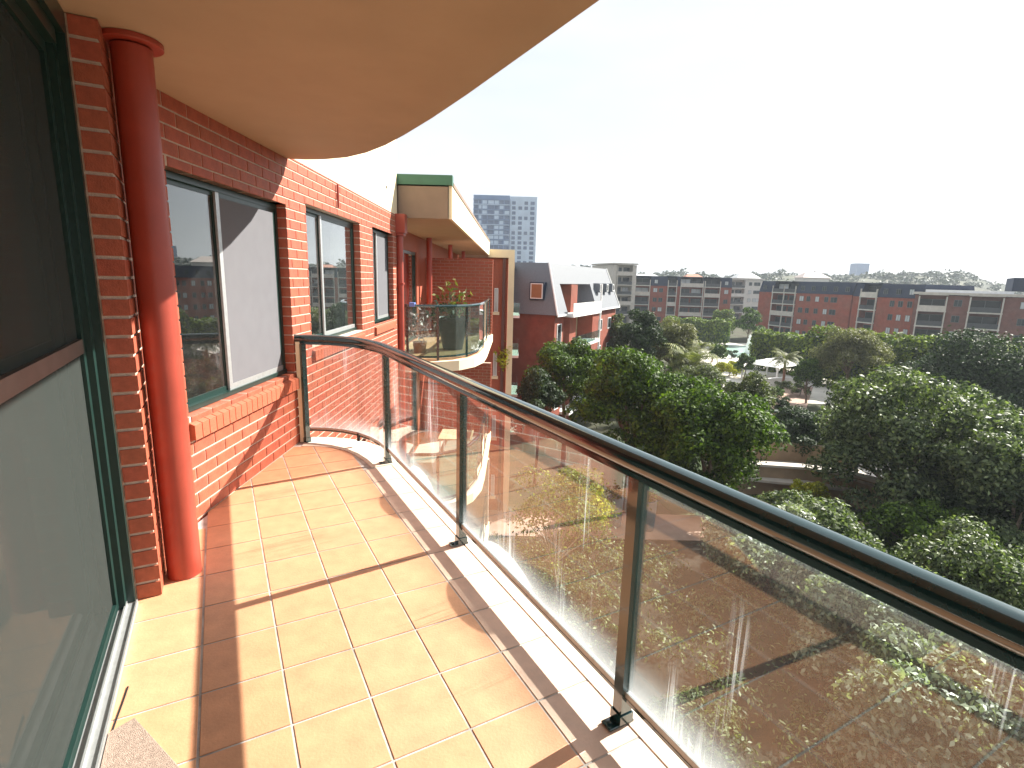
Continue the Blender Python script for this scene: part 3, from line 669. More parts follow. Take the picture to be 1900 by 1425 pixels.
t = empty('folded_towel', (-1.93, 10.12, 1.13), 'small blue cloth hanging over the neighbour handrail', 'cloth')
MB().box(-1.97, -1.87, 10.07, 10.17, 1.132, 1.165).box(-1.97, -1.87, 10.06, 10.07, 1.09, 1.165).build('cloth', bluec_m, t)
# table on the lower balcony
lt = empty('garden_table', (-1.35, 12.6, .062-FH), 'pale timber table with slim legs on the balcony one floor down', 'table')
zt = .062-FH
for i in range(5): MB().cbox(-1.75+i*.162, -1.594+i*.162, 12.25, 13.1, zt+.70, zt+.73, .003, 2).build('slat', wood_m, lt)
for x in (-1.72, -.98):
    for y in (12.3, 13.05): MB().tube([(x, y, zt), (x+.02*(1 if x < -1.3 else -1), y, zt+.70)], .014, 8).build('leg', white_m, lt)

# ================================================================== NEXT BLOCK with cream corner frame
nx = empty('cream_framed_block', (-4, 40, G), 'brick block with a cream corner frame standing beyond the canopy', 'building')
MB().box(-9, -.30, 24.25, 62, G, 2.55).build('wall', brick_m, nx)
MB().box(-.29, -.025, 24.0, 24.25, G, 2.58).build('corner_frame', cream_m, nx)
MB().box(-1.20, -.025, 24.0, 24.25, 2.582, 2.93).build('top_beam', cream_m, nx)
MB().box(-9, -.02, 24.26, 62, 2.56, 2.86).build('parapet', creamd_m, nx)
MB().box(-.55, -.42, 24.1, 24.24, G, 2.57).build('downpipe', mat('brown_pipe', (.12, .05, .04), .5), nx)
for f in range(4):
    z = -f*FH+.2
    w = MB().box(-.90, -.72, 24.19, 24.245, z+.0, z+1.05).build('window', white_m, nx); MB().box(-.88, -.74, 24.18, 24.189, z+.03, z+1.02).build('pane', farcurt_m, w)
    MB().box(-.95, -.66, 24.12, 24.245, z-.14, z-.01).build('window_sill', cream_m, nx)
    z = -f*FH-.1
    s = MB().box(-.299, .42, 39, 42.5, z-1.0, z-.82).build('balcony_slab', white_m, nx)
    MB().box(.36, .40, 39.02, 42.48, z-.819, z+.1).box(-.299, .359, 39.02, 39.05, z-.819, z+.1).build('balustrade', GN, s)
# a fern growing from the lower wall
fn = empty('wall_fern', (-.30, 23.9, -1.7), 'small bright green plant sprouting from the brick wall by the cream corner frame', 'plant')
cs = np.array([(-.42, 23.95, -1.9)]*90)+RNG.normal(scale=(.16, .10, .28), size=(90, 3)); quads_obj('foliage', leafquads(cs, .12, RNG, .35), LF['lime'], fn)

# ================================================================== MANSARD BLOCK
ang = math.atan2(.912, .409)
mo = Vector((3.48, 45.0, 0))
U = Vector((.409, .912)); V = Vector((-.912, .409))
def MU(u, v, z): return (mo.x+U.x*u+V.x*v, mo.y+U.y*u+V.y*v, z)
ms = empty('mansard_block', (mo.x+5, mo.y+10, G), 'brick block with tall slate mansard roof, bright on its sunlit side', 'building')
EZ = -1.2; TZ = 3.15
def MBX(m, u0, u1, v0, v1, z0, z1): return m.box(u0, u1, v0, v1, z0, z1, MU)
mb = MB()
MBX(mb, 0, 2.3, 0, 14, G, EZ); MBX(mb, 2.3, 11.6, 1.9, 14, G, EZ); MBX(mb, 5.0, 6.9, .3, 1.9, G, EZ+2.55); MBX(mb, 11.6, 21.5, 0, 14, G, EZ)
mb.build('wall', fbrick_m, ms)
# mansard roof: sloped shell with a dormer recess
rf = MB(); i_ = 1.15; ov = .35
def roofseg(u0, u1, cutl=False, cutr=False):
    vs = [MU(u0-(0 if cutl else ov), -ov, EZ), MU(u1+(0 if cutr else ov), -ov, EZ), MU(u1+(0 if cutr else ov), 14+ov, EZ), MU(u0-(0 if cutl else ov), 14+ov, EZ),
          MU(u0+(0 if cutl else i_), i_, TZ), MU(u1-(0 if cutr else i_), i_, TZ), MU(u1-(0 if cutr else i_), 14-i_, TZ), MU(u0+(0 if cutl else i_), 14-i_, TZ)]
    rf.add(vs, [(3, 2, 1, 0), (4, 5, 6, 7), (0, 1, 5, 4), (1, 2, 6, 5), (2, 3, 7, 6), (3, 0, 4, 7)])
roofseg(0, 2.4, cutr=True); roofseg(11.8, 21.5, cutl=True)
rf.add([MU(2.4, 2.1, EZ), MU(11.8, 2.1, EZ), MU(11.8, 14+ov, EZ), MU(2.4, 14+ov, EZ), MU(2.4, 2.1, TZ), MU(11.8, 2.1, TZ), MU(11.8, 14-i_, TZ), MU(2.4, 14-i_, TZ)], [(3, 2, 1, 0), (4, 5, 6, 7), (0, 1, 5, 4), (2, 3, 7, 6)])
k1 = (EZ+2.6-EZ)/(TZ-EZ); vv = -ov+(i_+ov)*k1
rf.add([MU(2.4, vv, EZ+2.6), MU(11.8, vv, EZ+2.6), MU(11.8, 2.1, EZ+2.6), MU(2.4, 2.1, EZ+2.6), MU(2.4, i_, TZ), MU(11.8, i_, TZ), MU(11.8, 2.1, TZ), MU(2.4, 2.1, TZ)], [(3, 2, 1, 0), (4, 5, 6, 7), (0, 1, 5, 4)])
rf.build('roof', slate_m, ms)
m2 = MB(); MBX(m2, -.42, 2.4, -.42, -.352, EZ-.12, EZ+.05); MBX(m2, 11.8, 21.9, -.42, -.352, EZ-.12, EZ+.05); m2.build('gutter', white_m, ms)
MB().tube([MU(-.36, -.36, EZ), MU(i_, i_, TZ+.03)], .09, 6).build('hip_flashing', white_m, ms)
MB().tube([MU(21.86, -.36, EZ), MU(21.5-i_, i_, TZ+.03)], .09, 6).build('hip_flashing', white_m, ms)
# dormer windows in the left roof face
def FW(name, u0, u1, z0, z1, face, m=farglass_m, d=0, fm=white_m):
    if face == 'L': T = lambda a, b, z: MU(b, a, z)
    else: T = lambda a, b, z: MU(a, b, z)
    f = MB(); e = .07
    for q in ((u0, u0+e, z0, z1), (u1-e, u1, z0, z1), (u0+e, u1-e, z1-e, z1), (u0+e, u1-e, z0, z0+e)): f.box(q[0], q[1], -.05+d, .02+d, q[2], q[3], T)
    w = f.build(name, fm, ms); MB().box(u0+e, u1-e, -.02+d, 0+d, z0+e, z1-e, T).build('pane', m, w); return w
orange_m = mat('orange_lit_pane', (.30, .13, .05), .8, .1, 2)  # orange pane colour stands for the lit window
dv = .05
f = MB()
f.box(1.05, 2.35, -.10, .75, .02, 1.5, lambda a, b, z: MU(b, a, z)).build('dormer', bluer_m, ms)
w = FW('window', 1.15, 2.25, .12, 1.4, 'L', orange_m, -.12)
for z in (EZ-2.4, EZ-5.3, EZ-8.2):
    for u in (14.0, 17.9): FW('window', u, u+1.4, z, z+1.25, 'R', farglass_m)
    FW('window', .6, 1.7, z-.2, z+1.6, 'R', farglass_m)
for u in (13.2, 16.0, 18.6):
    f = MB().box(u, u+.9, -.10, .9, .55, 1.5, MU).build('dormer', slate_m, ms); FW('window', u+.12, u+.78, .65, 1.4, 'R', farglass_m, -.13)
for i in range(4):
    z = EZ-.02-i*2.95
    s = MB(); s.box(2.31, 11.59, -.9, 1.89, z-.25, z, MU); s = s.build('balcony_slab', white_m, ms)
    MB().box(2.4, 11.5, -.86, -.80, z+.001, z+.95, MU).build('balustrade', GN if i else white_m, s)
    for a in (2.6, 7.3):
        f = MB(); f.box(a, a+2.2, 1.83, 1.895, z+.02, z+2.25, MU).box(a+2.2, a+2.28, 1.82, 1.895, z+.02, z+2.25, MU); f.build('door_frame', farglass_m, s)
    MB().box(11.45, 11.59, -.88, -.74, z+.002, z+2.69, MU).build('post', white_m, s)
MB().box(9.6, 11.5, 1.6, 1.88, -4.1, -1.5, MU).build('awning_blind', mat('tan_blind', (.35, .27, .16), .8), ms)

# ================================================================== GENERIC FAR BLOCKS
dark_bal = mat('far_dark_balustrade', (.05, .056, .06), .7, .2, 2, coord='P')
frame_far = mat('far_window_frame', (.10, .12, .12), .5)
def block(name, label, P0, P1, depth, zb, floors, fh, bays, wallm, roof=None, slabm=conc_m, cat='building', balus=conc_m, setback=1.7, group=None, roofm=bluer_m, rooffl=0, wallcap=True):
    d = Vector((P1[0]-P0[0], P1[1]-P0[1])); Wd = d.length; d.normalize(); nrm = Vector((-d.y, d.x))
    T = lambda x, y, z: (P0[0]+d.x*x+nrm.x*y, P0[1]+d.y*x+nrm.y*y, z)
    c = T(Wd/2, depth/2, zb); e = empty(name, c, label, cat, group)
    ze = zb+(floors-rooffl)*fh
    body = MB().box(0, Wd, setback, depth, zb, ze, T); wb = [b for b in bays if b[2] != 'b']
    x = 0
    sp = []
    for (a, b_, k, *r) in sorted(bays):
        if k == 'b': 
            if a > x+.01: sp.append((x, a))
            x = b_
    if x < Wd: sp.append((x, Wd))
    for a, b_ in sp: body.box(a, b_, 0, setback-.003, zb, ze, T)
    body.build('wall', wallm, e)
    mesh_cache = {}
    def win(x0, x1, z0, z1, y, m):
        key = (round(x1-x0, 2), round(z1-z0, 2), m.name); org = T((x0+x1)/2, y, z0)
        if key not in mesh_cache:
            f = MB(); h = .06; Tl = lambda a, b, z: (T(a+(x0+x1)/2, b+y, z+z0)[0]-org[0], T(a+(x0+x1)/2, b+y, z+z0)[1]-org[1], z)
            w2 = (x1-x0)/2; H = z1-z0
            for q in ((-w2, -w2+h, 0, H), (w2-h, w2, 0, H), (-w2+h, w2-h, H-h, H), (-w2+h, w2-h, 0, h), (-.03, .03, h, H-h)): f.box(q[0], q[1], -.05, .02, q[2], q[3], Tl)
            g_ = MB().box(-w2+h, w2-h, -.02, .01, h, H-h, Tl)
            A = []
            for mb_, mm in ((f, frame_far), (g_, m)):
                me = bpy.data.meshes.new('window'); me.from_pydata(mb_.v, [], mb_.f); me.materials.append(mm); A.append(me)
            mesh_cache[key] = A
        w = link('window', mesh_cache[key][0], org, e); link('pane', mesh_cache[key][1], org, w)
    for bay in bays:
        a, b_, k = bay[:3]
        for f in range(floors):
            z = zb+f*fh; top_ = rooffl and f == floors-1
            if k == 'b':
                s = MB().box(a-.05, b_+.05, -.35, setback-.004, z-.18, z+.08, T).build('balcony_slab', slabm, e)
                if f: MB().box(a, b_, -.33, -.23, z+.081, z+1.0, T).build('balustrade', dark_bal if (f+int(a)) % 3 else slabm, s)
                w2 = b_-a; n = max(1, int(w2/2.6))
                for i in range(n):
                    x0 = a+w2*i/n+.25; x1 = a+w2*(i+1)/n-.25
                    win(x0, x1, z+.12, z+2.2, setback-.06, farcurt_m if random.random() < .12 else farglass_m)
            elif k == 'w' and not top_:
                win(a, b_, z+.95, z+2.2, -.04, farcurt_m if random.random() < .3 else farglass_m)
        if k == 'b':
            for x in ((a, b_-.22) if b_-a < 7 else (a, (a+b_)/2, b_-.22)): MB().box(x, x+.22, -.34, -.12, zb, ze-.2 if not rooffl else ze+fh*.6, T).build('post', slabm, e)
            if not rooffl: MB().box(a-.05, b_+.05, -.35, setback, ze+.002, ze+.12, T).build('balcony_roof', slabm, e)
    if roof == 'mansard':
        rh = fh*1.0; ii = .8
        for a, b_ in sp:
            m = MB(); y1 = depth
            m.add([T(a, -.15, ze), T(b_, -.15, ze), T(b_, y1, ze), T(a, y1, ze), T(a+.0, ii, ze+rh), T(b_-.0, ii, ze+rh), T(b_, y1-ii, ze+rh), T(a, y1-ii, ze+rh)], [(3, 2, 1, 0), (4, 5, 6, 7), (0, 1, 5, 4), (1, 2, 6, 5), (2, 3, 7, 6), (3, 0, 4, 7)]); m.build('roof', roofm, e)
            x = a+1.2
            while x < b_-1.6:
                win(x, x+1.0, ze+.7, ze+1.8, .02, farcurt_m if random.random() < .4 else farglass_m); x += 2.9
        for (a, b_, k, *r) in bays:
            if k == 'b': MB().box(a, b_, setback+.2, depth, ze, ze+rh-.1, T).box(a, b_, -.2, depth-ii, ze+rh-.098, ze+rh+.02, T).build('roof', roofm, e)
    elif roof == 'flat':
        MB().box(-.3, Wd+.3, -.4, depth, ze+.13, ze+.55, T).build('roof', slabm, e)
    return e, T, ze

# A: long block left of centre, far
A0 = (36.4, 166.0); A1 = (65.6, 163.0)
block('brick_block', 'long far brick block with blue slate roof and concrete balcony grid', A0, A1, 14, -10.6, 5, 2.9,
      [(0.6, 5.2, 'b'), (6.2, 7.4, 'w'), (7.9, 9.1, 'w'), (10.4, 13.2, 'b'), (14.2, 21.0, 'b'), (21.3, 26.0, 'b'), (27.2, 28.4, 'w')], fbrick_m, 'mansard', rooffl=1)
block('concrete_tower_block', 'taller grey concrete block rising just right of the mansard block', (29.2, 160.0), (36.3, 162.0), 16, -10.6, 6, 2.9, [(1.0, 6.2, 'b')], conc_m, 'flat', balus=conc_m)
# B: pale block between
block('pale_rendered_block', 'pale rendered block with strip balconies between the two brick blocks', (66.5, 196), (92, 200), 14, -11, 5, 2.95,
      [(1, 7, 'b'), (8, 9.2, 'w'), (10, 11.2, 'w'), (12.5, 18.5, 'b'), (20, 21.2, 'w'), (22, 24.5, 'w')], pale_m, 'flat', slabm=pale_m, balus=pale_m)
# C: brick block with mansard, right of centre
block('brick_block', 'far red brick block with blue mansard roof right of the pale block', (66.3, 146), (76.4, 122), 14, -11.2, 5, 2.85,
      [(4.4, 11.5, 'b'), (12.6, 13.8, 'w'), (14.6, 15.6, 'w'), (17, 18, 'w'), (19.4, 20.4, 'w'), (21.0, 22.6, 'w')], fbrick_m, 'mansard', rooffl=1)
block('brick_block', 'red brick block with slate roof behind the clipped hedge', (76.5, 121.7), (80.2, 106.5), 14, -11.2, 5, 2.8,
      [(2.0, 6.2, 'b'), (9.3, 10.3, 'w'), (11.2, 12.2, 'w'), (13.2, 14.2, 'w')], fbrick_m, 'mansard', rooffl=1)
# D: brown brick block with pale roof at the right edge
e, T, ze = block('brown_brick_block', 'brown brick block with pale flat roof and wide balconies at the right edge', (78.0, 105.0), (95.5, 92.0), 14, -11.0, 4, 2.95,
      [(.6, 5.0, 'b'), (6.0, 7.2, 'w'), (8.2, 13.0, 'b'), (15.2, 16.4, 'w'), (16.9, 18.0, 'w'), (19.2, 21.5, 'b')], fbrick2_m, 'flat', slabm=conc_m)
MB().box(1.5, 14.2, 1.0, 12, ze+.56, ze+1.05, T).build('roof_sheet', zinc_m, e)
MB().box(13.9, 26, 2.2, 12, ze+1.06, ze+3.5, T).build('roof_storey', bluer_m, e)

# glass tower far off
tw = empty('apartment_tower', (-7, 360, G), 'tall blue grey apartment tower standing alone on the skyline', 'tower')
TY = 350
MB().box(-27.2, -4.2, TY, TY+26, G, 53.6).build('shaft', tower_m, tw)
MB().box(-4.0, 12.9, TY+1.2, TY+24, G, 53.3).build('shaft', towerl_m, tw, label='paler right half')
for f in range(19):
    z = 51.0-f*3.05
    MB().box(-27.5, -4.1, TY-.5, TY-.02, z-.25, z+.15).build('floor_slab', towerl_m if f % 2 else tower_m, tw)
pm_ = None; pl_ = None
xs = [(-26.6, 2.2, 0), (-23.8, 1.6, 1), (-21.5, 2.8, 0), (-17.9, 3.6, 0), (-13.8, 2.6, 1), (-10.6, 2.4, 1), (-7.4, 2.9, 0), (-2.8, 2.2, 0), (1.2, 2.4, 0), (5.0, 2.2, 1), (8.8, 2.6, 0)]
cache = {}
for f in range(17):
    z = 48.4-f*3.05
    for (x, w_, k) in xs:
        dk = random.random() < (.75 if not k else .3); y = TY-.06 if x < -4 else TY+1.14
        key = (w_, dk)
        if key not in cache:
            o = MB().box(x, x+w_, y-.1, y+.04, z, z+2.0).build('window', towerd_m if dk else towerl_m, tw); cache[key] = o
        else: share(cache[key], 'window', (x+w_/2, y-.03, z), tw)

# ================================================================== GROUND AND GARDEN
me = bpy.data.meshes.new('ground'); 
o = MB().box(-700, 900, -200, 1600, G-1.5, G).build('ground', ground_m); o['kind'] = 'structure'
def sheet(name, poly, m, z, lab=None, kind='structure', th=.06):
    o = MB().prism(poly, G-.02, z).build(name, m); o['kind'] = kind
    if lab: o['label'] = lab
    return o
sheet('garden_bed', [(-2.0, -6), (12.0, -6), (12.5, 14), (11.0, 21.6), (-2.0, 21.6)], mat('bed_mulch', (.022, .019, .015), .95, .35, .8, .6, 9, .2, col2=(.028, .030, .020), coord='P'), -9.43)
sheet('courtyard_terrace', [(-2.0, 21.6), (11.0, 21.6), (10.5, 24.2), (-2.0, 24.2)], pav_m, -9.4)
sheet('lawn', [(10.6, 24), (30, 16), (48, 30), (44, 50), (20, 52), (8, 44)], lawn_m, G+.03)
sheet('driveway', [(12.6, 14), (16, 10), (24, 26), (34, 40), (60, 60), (54, 66), (28, 46), (15, 31)], asph_m, G+.04)
sheet('pool_terrace', [(26, 62), (44, 62), (56, 84), (60, 128), (40, 128), (33, 92)], pavl_m, G+.05)
pool = MB().prism([(42.5, 101), (51, 100), (58, 122), (45, 124)], G+.054, G+.09).build('pool', mat('pool_water', (.42, .60, .52), .15, .1, .5, .2, 2, spec=.5, coord='P')); pool['kind'] = 'structure'
sheet('path', [(28, 57), (33, 58), (44, 76), (40, 79)], pav_m, G+.06)
# curved ramp with tan walls
def ramp(name, pts, z0, h, label, wallm, thick=.35, cap=None):
    e = empty(name, (pts[0][0], pts[0][1], G), label, 'retaining wall')
    MB().sweep(pts, [(-thick/2, G), (thick/2, G), (thick/2, z0+h), (-thick/2, z0+h)]).build('wall', wallm, e)
    if cap: MB().sweep(pts, [(-thick/2-.12, z0+h+.002), (thick/2+.12, z0+h+.002), (thick/2+.12, z0+h+.16), (-thick/2-.12, z0+h+.16)]).build('coping', cap, e)
    return e
tan_m = mat('tan_render', (.33, .24, .16), .85, .15, 1.2, coord='P')
ramp('retaining_wall', [(20.5, 47.5), (24.5, 47.6), (28.5, 46.0), (31, 43.5)], -10, .3, 'dark topped tan garden wall beyond the fig tree', tan_m, .4, mat('dark_coping', (.03, .045, .035), .8))
ramp('retaining_wall', [(13.5, 33.2), (16.5, 33.6), (19.5, 33.2), (22.0, 31.8), (23.5, 30)], -10.2, .2, 'curved tan wall with bright pale coping by the driveway', tan_m, .5, mat('pale_coping', (.55, .50, .44), .85, .1, 2, coord='P'))
o = ramp('retaining_wall', [(14.0, 36.5), (17.5, 37.2), (21, 36.8), (24, 35.4)], -10, .6, 'plain tan wall behind the curved pale coping', tan_m, .4)
MB().prism([(13.5, 33.5), (23.5, 31), (24.5, 35.3), (20, 36.8), (14, 36.6)], -10.9, -10.75).build('car_park_deck', conc_m)['kind'] = 'structure'
# pale car glimpsed on the driveway
car = empty('parked_car', (17.4, 28.6, G+.04), 'pale blue car half hidden below the curved wall', 'car')
cxx, cyy = 17.4, 28.6
def CT(x, y, z): a = .5; return (cxx+x*math.cos(a)-y*math.sin(a), cyy+x*math.sin(a)+y*math.cos(a), G+.04+z)
def loft(prof, w, wt, T):
    """side profile (x,z) extruded in y, narrowing towards the top"""
    zt = max(z for x, z in prof); zb = min(z for x, z in prof); vs = []
    for s in (-1, 1): vs += [T(x, s*(w+(wt-w)*((z-zb)/(zt-zb))**2)/2, z) for x, z in prof]
    n = len(prof); return MB().add(vs, [tuple(range(n)), tuple(range(2*n-1, n-1, -1))]+[(i, n+i, n+(i+1) % n, (i+1) % n) for i in range(n)])
loft([(-2.1, .35), (-2.15, .7), (-2.0, .95), (-1.1, 1.0), (1.0, 1.0), (1.9, .85), (2.1, .6), (2.1, .35)], 1.75, 1.7, CT).build('body', carw_m, car)
loft([(-1.5, 1.0), (-1.1, 1.42), (.2, 1.45), (1.0, 1.0)], 1.62, 1.2, CT).build('cabin', farglass_m, car)
for x in (-1.3, 1.3):
    for y in (-.8, .8): MB().tube([CT(x, y-.1, .32), CT(x, y+.1, .32)], .32, 14).build('wheel', rub_m, car)
# shade sail roofs by the pool
sh = empty('shade_roof', (39, 78, G), 'low white roofed pool pavilion in the sunlit garden', 'pavilion')
def PV(x, y, z): return (38.6+x*.8-y*.6, 78+x*.6+y*.8, z)
m = MB(); m.add([PV(-4, -3, -9.5), PV(4, -3, -9.5), PV(4, 3, -9.5), PV(-4, 3, -9.5), PV(-2.5, 0, -8.7), PV(2.5, 0, -8.7)], [(3, 2, 1, 0), (0, 1, 5, 4), (1, 2, 5), (2, 3, 4, 5), (3, 0, 4)]); m.build('roof', white_m, sh)
for x in (-3.6, 3.6):
    for y in (-2.6, 2.6): MB().box(x-.1, x+.1, y-.1, y+.1, G+.05, -9.52, PV).build('post', white_m, sh)
s2 = empty('garden_wall', (34, 70, G), 'white rendered garden wall with planting below the pavilion', 'wall')
MB().sweep([(30.5, 66.5), (34, 71), (38.5, 73.2), (42.0, 72.5)], [(-.2, G), (.2, G), (.2, -10.7), (-.2, -10.7)]).build('wall', white_m, s2)
st_ = empty('garden_statue', (48.2, 108, G), 'small white statue on a plinth beside the pool', 'statue')
MB().box(47.6, 48.8, 107.6, 108.6, G, G+1.2).build('plinth', white_m, st_)
MB().lathe(48.2, 108.1, [(.5, G+1.2), (.55, G+1.9), (.35, G+2.6), (.42, G+3.0), (.18, G+3.3), (.26, G+3.6), (.1, G+3.9)], 12).build('figure', white_m, st_, smooth=True)
# planters on the courtyard terrace below
for i, (x, y, lab) in enumerate(((4.9, 22.9, 'tall grey cylindrical planter at the courtyard edge, the left one'), (6.35, 22.6, 'tall grey planter right of its twin at the courtyard edge'))):
    p = empty('tall_planter', (x, y, -9.4), lab, 'planter', 'grey planters in the courtyard')
    MB().lathe(x, y, [(.30, -9.4), (.36, -8.1), (.36, -8.0), (.30, -8.0), (.28, -8.12)], 20).build('pot', mat('grey_planter', (.22, .24, .25), .7), p, smooth=True)
    cs = np.array([(x, y, -7.8)]*160)+RNG.normal(scale=(.25, .25, .2), size=(160, 3)); quads_obj('foliage', leafquads(cs, .1, RNG, .4), LF['fig'], p)

# ================================================================== TREES
def tree(name, label, c, rx, rz, kind, leafsize, nleaf, cat='tree', blobs=26, ry=None, flat=.0, bark=bark_m, trunk=None, seed=0, group=None, base=None, gap=.0, limbs=7, ck=1.0, tb=None):
    nleaf = int(nleaf*2.0); leafsize *= .66; blobs = int(blobs*1.5)
    rng = np.random.default_rng(seed+101); ry = ry or rx; base = G if base is None else base
    e = empty(name, (c[0], c[1], base), label, cat, group)
    # clump centres in the crown shell
    d = rng.normal(size=(blobs, 3)); d /= np.linalg.norm(d, axis=1)[:, None]; d[:, 2] = np.where(d[:, 2] < -.55, -d[:, 2], d[:, 2])
    rr = (.42+.50*rng.random(blobs))[:, None]; bc = np.array(c)+d*rr*np.array([rx, ry, rz])
    br = ck*(.22+.17*rng.random(blobs))*min(rx, rz*1.1)
    w = br**2; w /= w.sum(); idx = rng.choice(blobs, nleaf, p=w)
    q = rng.normal(size=(nleaf, 3)); q /= np.linalg.norm(q, axis=1)[:, None]; q[:, 2] = np.where((q[:, 2] < -.2) & (rng.random(nleaf) < .6), -q[:, 2], q[:, 2])
    rad = (1-.32*rng.random(nleaf)**1.6)*(1+.10*rng.normal(size=nleaf))
    cs = bc[idx]+q*(br[idx]*rad)[:, None]*np.array([1, 1, .82])
    v = leafquads(cs, leafsize, rng, .5, .35, out=q)
    quads_obj('crown', v, LF[kind], e)
    m = MB(); tz = c[2]-rz*.55; r0 = trunk or rx*.055
    top_ = (c[0]+rng.normal()*.1*rx, c[1]+rng.normal()*.1*rx, max(tz, base+1.0))
    tb_ = tb or (c[0], c[1]); m.tube([(tb_[0], tb_[1], base-.1), (tb_[0]*.6+top_[0]*.4+.03*rx, tb_[1]*.6+top_[1]*.4, (base+top_[2])/2), top_], [r0*1.35, r0, r0*.75], 8)
    m.build('trunk', bark, e, smooth=True)
    m = MB()
    for i in range(min(limbs, blobs)):
        b_ = bc[i]; mid = [(top_[k]+b_[k])/2 for k in range(3)]; mid[2] += .1*rz*rng.random()
        m.tube([top_, mid, tuple(b_)], [r0*.6, r0*.4, r0*.15], 6)
    m.build('limbs', bark, e, smooth=True)
    return e
tree('fig_tree', 'dense green fig tree filling the middle of the garden view, nearest the rail', (10.6, 26.4, -7.0), 3.7, 4.3, 'fig', .17, 17000, seed=1, blobs=40, ck=.82)
tree('fig_tree', 'rounded green fig tree joined to the left of the nearest one', (7.0, 30.0, -6.0), 3.7, 3.6, 'fig', .17, 15000, seed=2, blobs=36, ck=.84)
tree('broadleaf_tree', 'dark broadleaf tree hiding the foot of the mansard block', (4.0, 38.0, -5.4), 2.9, 2.9, 'fig', .17, 11000, seed=3)
tree('broadleaf_tree', 'small dark tree in the shade beside the cream corner frame', (1.7, 34.0, -6.5), 1.7, 2.6, 'dark', .15, 6000, seed=4)
tree('flowering_gum', 'large silvery green tree with forked pale trunk right of centre', (23.0, 29.8, -7.7), 5.8, 4.6, 'silver', .19, 26000, seed=5, blobs=70, bark=barkp_m, limbs=14, trunk=.22, ck=.74, tb=(18.6, 27.2))
tree('flowering_gum', 'silvery tree lower down at the right edge', (24.0, 24.0, -8.2), 2.9, 3.6, 'silver', .18, 10000, seed=6, bark=barkp_m)
tree('broadleaf_tree', 'dark green tree under the large silvery tree, close above the rail', (19.6, 23.2, -10.3), 3.0, 2.2, 'fig', .16, 10000, seed=61, ck=.85)
tree('broadleaf_tree', 'dark tree filling the right edge below the large silvery tree', (24.8, 26.5, -10.0), 4.0, 2.8, 'dark', .17, 12000, seed=62, ck=.85)
tree('broadleaf_tree', 'dark green tree between the tan walls and the large silvery tree', (21.5, 38.5, -9.6), 2.6, 2.4, 'dark', .17, 7000, seed=63, ck=.85)
tree('camphor_tree', 'big smooth blackish green tree mass at the right edge', (43.5, 48.0, -8.3), 7.0, 5.5, 'dark', .22, 20000, seed=7, blobs=40)
tree('olive_tree', 'greyish olive tree before the long clipped hedge', (39.8, 62.0, -6.4), 4.2, 3.5, 'olive', .19, 11000, seed=8)
tree('conical_tree', 'dark pointed tree right of the mansard block', (13.3, 56.0, -5.4), 2.7, 4.2, 'dark', .2, 8000, seed=9)
tree('grey_tree', 'pale grey green tree touching the mansard block corner', (12.3, 63.0, -5.6), 1.9, 3.8, 'grey', .2, 5000, seed=10)
tree('olive_tree', 'rounded grey olive tree right of the dark pointed tree', (18.3, 60.0, -5.7), 3.3, 3.3, 'olive', .2, 9000, seed=11)
tree('grey_shrub_tree', 'domed grey green shrub behind the fig trees', (15.8, 45.0, -7.6), 2.9, 2.5, 'grey', .15, 8000, seed=12)
tree('grey_shrub_tree', 'grey green tree peeping out at the right of the nearest fig', (15.6, 35.0, -7.4), 2.1, 3.2, 'grey', .15, 7000, seed=13)
tree('broadleaf_shrub', 'mid green shrub just beyond the rail at lower right', (15.8, 16.2, -8.6), 2.4, 2.2, 'silver', .12, 9000, cat='shrub', seed=14, trunk=.08)
tree('garden_tree', 'yellow green tree in front of the pale rendered block', (53.0, 135, -7.8), 3.2, 3.4, 'hedge', .3, 3500, seed=15)
tree('garden_tree', 'taller yellow green tree between pale block and red brick block', (54.8, 124, -7.3), 2.9, 3.8, 'fig', .3, 3500, seed=16)
tree('garden_tree', 'small tree right of the pool beside the clipped hedge', (42.2, 90, -8.7), 1.8, 2.1, 'hedge', .2, 2500, seed=17, trunk=.1)
tree('lime_shrub', 'bright yellow green shrub in the sunlit garden', (33.0, 80, -11.0), 2.2, 1.2, 'lime', .2, 2500, cat='shrub', seed=18, trunk=.06)
tree('ball_tree', 'small round clipped tree left of the pavilion', (34.0, 77, -9.6), 1.3, 1.6, 'fig', .17, 2500, seed=19, trunk=.09)
tree('ball_tree', 'small round clipped tree at the near end of the pool', (35.0, 90, -9.9), 1.4, 1.5, 'fig', .2, 2200, seed=20, trunk=.09)
tree('broadleaf_tree', 'mid green tree left of the grey olive tree', (35.2, 62, -9.0), 1.7, 2.4, 'fig', .17, 4000, seed=21, trunk=.1)
for i, (x, y, z, r_, k, lab) in enumerate(((34.4, 66, -11.0, 1.4, 'grey', 'low grey shrub under the fan palm'), (30.2, 62, -11.0, 1.5, 'grey', 'low grey shrub left of the fan palm'), (32.3, 64, -11.2, 1.2, 'fig', 'low green shrub between the two grey ones'),
        (36.8, 66.5, -11.1, 1.2, 'silver', 'low silvery shrub by the white garden wall'), (27.5, 52.0, -10.3, 1.7, 'dark', 'dark shrub above the tan garden wall'), (24.5, 50.0, -10.8, 1.6, 'hedge', 'light green shrub above the tan garden wall'),
        (41.5, 100, -11.2, 1.3, 'dark', 'dark shrub on the left edge of the pool'), (52.0, 96, -11.0, 1.4, 'fig', 'green shrub on the right edge of the pool'), (18.6, 31.2, -11.0, 1.3, 'lime', 'yellow green shrub under the forked pale trunk'))):
    tree('garden_shrub', lab, (x, y, z), r_, 1.0, k, .12, 1500, cat='shrub', blobs=10, seed=40+i, trunk=.05, group='low shrubs in the garden')
